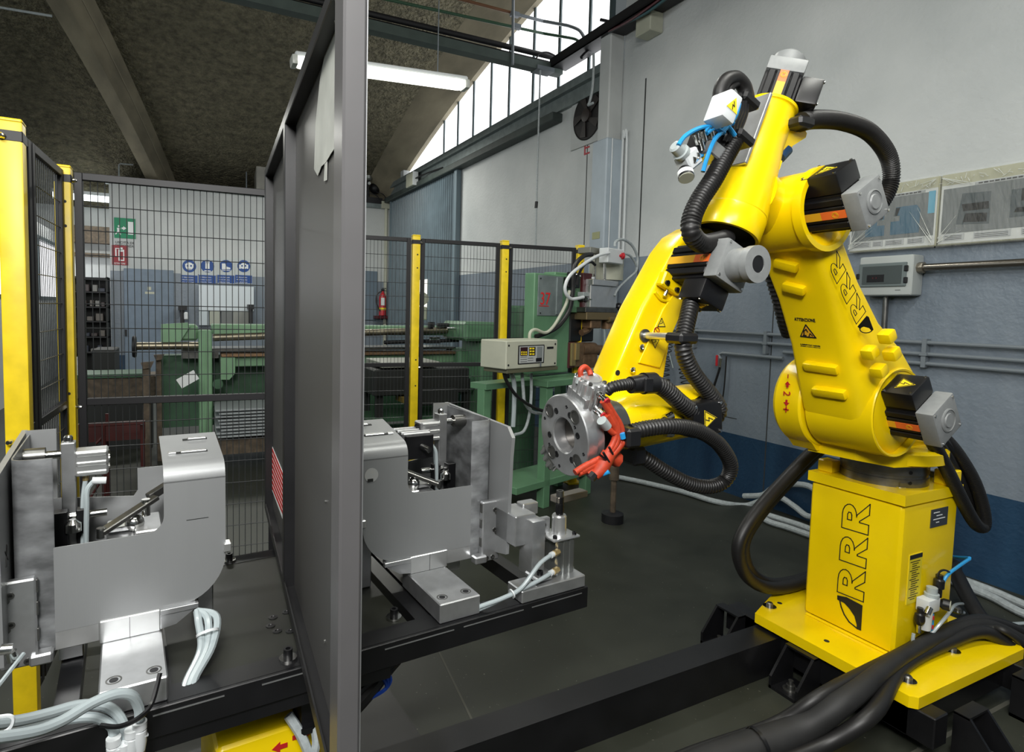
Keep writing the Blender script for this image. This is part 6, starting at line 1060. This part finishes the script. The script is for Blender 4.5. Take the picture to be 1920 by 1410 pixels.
def bo(y0, y1, label, shapes, caps):
    t = thing('product_board', (XB, (y0 + y1) / 2, 1.885), label, 'board', 'film-wrapped product boards on the right wall')
    def q(m, u0, v0, u1, v1, off, th=.001): ya, yb = y0 + (y1 - y0) * u0, y0 + (y1 - y0) * u1; za, zb = 1.885 + .405 * v0, 1.885 + .405 * v1; m.ab((XB - off, min(ya, yb), za), (XB - off + th, max(ya, yb), zb))
    part('backing', PBE, t, lambda m: m.ab((XB, min(y0, y1), 1.885), (XW, max(y0, y1), 2.29), .004)); part('photo_sheet', PW, t, lambda m: q(m, .01, .02, .99, .84, .003, .003)); part('photo', PH, t, lambda m: q(m, .03, .16, .97, .79, .004))
    part('header_strip', mat('header_grey', (.30, .32, .32), .5), t, lambda m: q(m, .30, .795, .86, .83, .0045))
    part('header_print', INK, t, lambda m: [q(m, .33 + i * .045, .803, .365 + i * .045, .822, .005) for i in range(11)])
    for c, P in shapes: part('printed_part', c, t, lambda m: m.prism([(XB - .0055, y0 + (y1 - y0) * u_, 1.885 + .405 * v_) for u_, v_ in P], (.001, 0, 0)))
    part('caption', mat('caption_grey', (.36, .38, .38), .5), t, lambda m: [q(m, a, .06, b, .15, .0052) for a, b in caps]); part('caption_print', INK, t, lambda m: [q(m, a + .01, .075 + k * .022, b - .02, .082 + k * .022, .0058) for a, b in caps for k in range(3)])
    def film(m):
        nu, nv = 10, 8; V = [[m.b.verts.new((XB - .012 - random.uniform(0, .010), y0 + (y1 - y0) * i / nu, 1.875 + .42 * j / nv)) for j in range(nv + 1)] for i in range(nu + 1)]
        for i in range(nu):
            for j in range(nv): m.face([V[i][j], V[i + 1][j], V[i + 1][j + 1], V[i][j + 1]])
    part('clear_film', FILM, t, film, 80)
    def cre(m):
        for _ in range(16):
            u_, v_ = random.choice((.02, .98)), random.choice((.04, .1, .95)); a = Vector((XB - .024, y0 + (y1 - y0) * u_, 1.885 + .405 * v_)); b = a + Vector((.006, (y1 - y0) * random.uniform(.1, .3) * (1 if u_ < .5 else -1), .405 * random.uniform(.15, .5) * (1 if v_ < .5 else -.3))); m.tube([a, b], [.0022, .0004], 4)
        for i in range(26): y = y0 + (y1 - y0) * i / 26; m.tube([(XB - .026, y, 2.225 + random.uniform(0, .05)), (XB - .026, y + (y1 - y0) * random.uniform(-.04, .06), 2.225 + random.uniform(0, .055))], [.0022, .0008], 4)
    part('film_crease_glare', mat('film_crease_glare', (.62, .64, .60), .15), t, cre, 80, 'stuff')  # creases in a pale colour that also stands in for glare on the film
    return t
plus1 = [(.22, .25), (.44, .25), (.44, .40), (.33, .40), (.33, .48), (.44, .48), (.43, .62), (.22, .62)]
bo(2.462, 1.960, 'left film-wrapped product board, with two blue shapes forming a cross', [(PB, [(.20, .22), (.43, .22), (.43, .38), (.34, .38), (.34, .47), (.42, .47), (.42, .60), (.20, .60)]), (PBL, [(.30, .52), (.41, .46), (.41, .60), (.30, .58)]), (PB, [(.50, .22), (.82, .22), (.82, .55), (.78, .63), (.55, .63), (.55, .50), (.60, .50), (.60, .42), (.50, .42)]), (PD, [(.53, .50), (.57, .50), (.60, .62), (.55, .62)]), (PBL, [(.90, .48), (.97, .48), (.97, .80), (.90, .80)])], ((.05, .28), (.30, .42), (.45, .66), (.70, .88)))
bo(1.952, 1.40, 'right film-wrapped product board, with dark and blue housings', [(PD, [(.16, .28), (.44, .25), (.44, .68), (.20, .70)]), (PH, [(.22, .45), (.43, .45), (.43, .55), (.20, .55)]), (PB, [(.22, .30), (.42, .28), (.42, .40), (.24, .42)]), (PD, [(.60, .30), (.97, .30), (.97, .66), (.60, .66)]), (PBL, [(.68, .50), (.97, .48), (.97, .68), (.68, .66)]), (PBL, [(.63, .36), (.95, .34), (.97, .40), (.65, .42)])], ((.06, .24), (.32, .62), (.70, .95)))
eb_ = thing('distribution_box', (3.95, 2.22, 1.6), 'light grey wall distribution box with clear window flap under the product boards', 'electrical box')
p0, p1, p2 = at(1609, 480, x=3.90), at(1714, 471, x=3.90), at(1617, 555, x=3.90); yl, yr = p0.y - .01, p1.y
part('box_body', mat('light_grey_enclosure', (.40, .43, .42), .4), eb_, lambda m: m.ab((3.90, yr, p2.z), (XW, yl, p0.z - .01), .016, 3))
zc0, zc1 = p2.z + .055, p0.z - .055
part('flap_frame', mat('smoky_grey', (.14, .17, .17), .25), eb_, lambda m: (m.ab((3.892, yr + .03, zc0), (3.902, yl - .005, zc1), .004)))
part('flap_window', mat('smoky_window', (.07, .085, .085), .08), eb_, lambda m: m.ab((3.889, yr + .055, zc0 + .018), (3.893, yl - .03, zc1 - .018))); part('breaker', BLK, eb_, lambda m: m.ab((3.887, yl - .16, zc0 + .03), (3.890, yl - .06, zc0 + .075))); parts('breaker_lever', MAROON, eb_, lambda m: [m.ab((3.885, yl - .12 + k * .02, zc0 + .05), (3.888, yl - .114 + k * .02, zc0 + .06)) for k in range(2)]); parts('flap_hinge', BLK, eb_, lambda m: [m.ab((3.885, y, zc0 + z), (3.90, y + .02, zc0 + z + .035), .003) for y, z in ((yr + .022, .02), (yr + .022, .09), (yl - .012, .05))])
part('logo_mark', INK, eb_, lambda m: m.ab((3.8985, yr + .06, p2.z + .032), (3.9, yr + .09, p2.z + .035)))
part('gland', mat('bronze_gland', (.22, .20, .16), .4, .6), eb_, lambda m: (m.cyl((3.96, yr - .03, 1.762), (3.96, yr, 1.762), .033, n=8)))
part('thick_conduit', mat('dark_nickel_conduit', (.24, .22, .19), .25, .9), eb_, lambda m: m.cyl((3.96, -.3, 1.765), (3.96, yr - .02, 1.762), .022)); part('drop_conduit', DSTEEL, eb_, lambda m: m.cyl((3.98, 2.205, .45), (3.98, 2.215, p2.z), .016))
wpz = thing('wall_pipes', (3.99, 2.2, 1.25), 'three thin grey pipes with brackets running along the right wall', 'pipes')
for z, y1 in ((1.318, 4.5), (1.249, 4.6), (1.193, 2.9)): part('pipe', PIPEG, wpz, lambda m: m.cyl((3.985, -.3, z), (3.985, y1, z), .0125, n=10))
for y in (1.98, 3.05, 3.75): part('pipe_bracket', PIPEG, wpz, lambda m: (m.ab((3.97, y - .012, 1.17), (XW, y + .012, 1.34)), m.ab((3.965, y - .02, 1.24), (3.99, y + .02, 1.258))))
vl = thing('air_tap', at(1350, 664, x=3.98), 'small air tap with red lever and hoses on the right wall', 'tap'); v0 = at(1358, 662, x=3.98)
part('tap_pipe', PIPEG, vl, lambda m: m.tube([(3.985, 2.9, v0.z), (3.985, v0.y + .02, v0.z), (3.98, v0.y + .05, v0.z - .02), at(1352, 675, x=3.97)], .014, 8)); part('tap_body', CHROME, vl, lambda m: m.cyl(at(1352, 672, x=3.97), at(1350, 688, x=3.97), .013)); part('tap_lever', RED, vl, lambda m: m.box(at(1344, 676, x=3.96), (.012, .02, .09), None, .003)); part('hose', RUB, vl, lambda m: m.tube(smooth_path([at(x, y, x=3.96) for x, y in ((1350, 688), (1345, 705), (1333, 740), (1318, 772), (1308, 795), (1300, 812))], 4), .010, 6)); part('hose', RUB, vl, lambda m: m.tube(smooth_path([at(x, y, x=3.97) for x, y in ((1362, 668), (1360, 700), (1356, 740), (1348, 775), (1335, 805))], 4), .006, 6))
cl = thing('coiled_air_hose', at(1262, 700, x=3.9), 'black coiled air hose hanging on the right wall behind the robot wrist', 'hose')
def coil(m, P, R, turns):
    c = smooth_path([Vector(p) for p in P], 20); n = turns * 10; pts = []
    for i in range(n):
        f = i / (n - 1) * (len(c) - 1.001); k = int(f); p = c[k].lerp(c[k + 1], f - k); d = (c[k + 1] - c[k]).normalized(); a, b, _ = frame(d, (1, 0, .01)); pts.append(p + a * (R * math.cos(i * .628)) + b * (R * math.sin(i * .628)))
    m.tube(pts, .0045, 5)
part('coil', RUB, cl, lambda m: coil(m, [at(x, y, x=3.88) for x, y in ((1250, 640), (1243, 690), (1250, 745), (1270, 760), (1290, 740), (1285, 690))], .055, 30)); part('hose_end', GALV, cl, lambda m: m.cyl(at(1255, 664, x=3.84), at(1262, 690, x=3.84), .008))
fh = thing('floor_hoses', (3.9, 2.6, 0), 'pair of grey braided hoses looped on the floor along the blue wall', 'hose')
for P in ([(1150, 893, None), (1200, 903, None), (1280, 922, None), (1340, 940, None), (1395, 948, 3.9), (1430, 938, 3.92), (1460, 932, 3.94), (1490, 950, 3.95), (1515, 968, 3.95), (1545, 965, 3.94), (1560, 955, 3.94)], [(1395, 930, 3.94), (1430, 928, 3.94), (1450, 915, 3.95), (1485, 908, 3.95), (1518, 912, 3.94), (1540, 930, 3.92), (1560, 950, 3.9)], [(1430, 945, 3.9), (1424, 955, None), (1436, 975, None), (1480, 990, None), (1530, 1008, None), (1600, 1035, None), (1750, 1078, None), (1850, 1115, None), (1990, 1178, None)], [(1440, 966, None), (1500, 985, None), (1560, 1008, None), (1700, 1050, None), (1850, 1104, None), (1990, 1160, None)]):
    part('hose', HOSEG, fh, lambda m: m.tube(smooth_path([at(a, b, z=.022) if c is None else at(a, b, x=c) for a, b, c in P] + ([Vector((3.86, .2, .022)), Vector((3.86, -2, .022))] if P[-1][0] > 1900 else []), 6), .021, 10))
ctb = thing('clear_air_tubes', at(1890, 1150, z=.05), 'two thin clear air tubes lying on the floor right of the robot base', 'hose')
for P in ([(1830, 1158), (1860, 1168), (1895, 1170), (1960, 1166)], [(1850, 1172), (1880, 1178), (1915, 1187), (1970, 1200)]): part('tube', TUBE, ctb, lambda m: m.tube(smooth_path([at(a, b, z=.01) for a, b in P], 5), .008, 6))
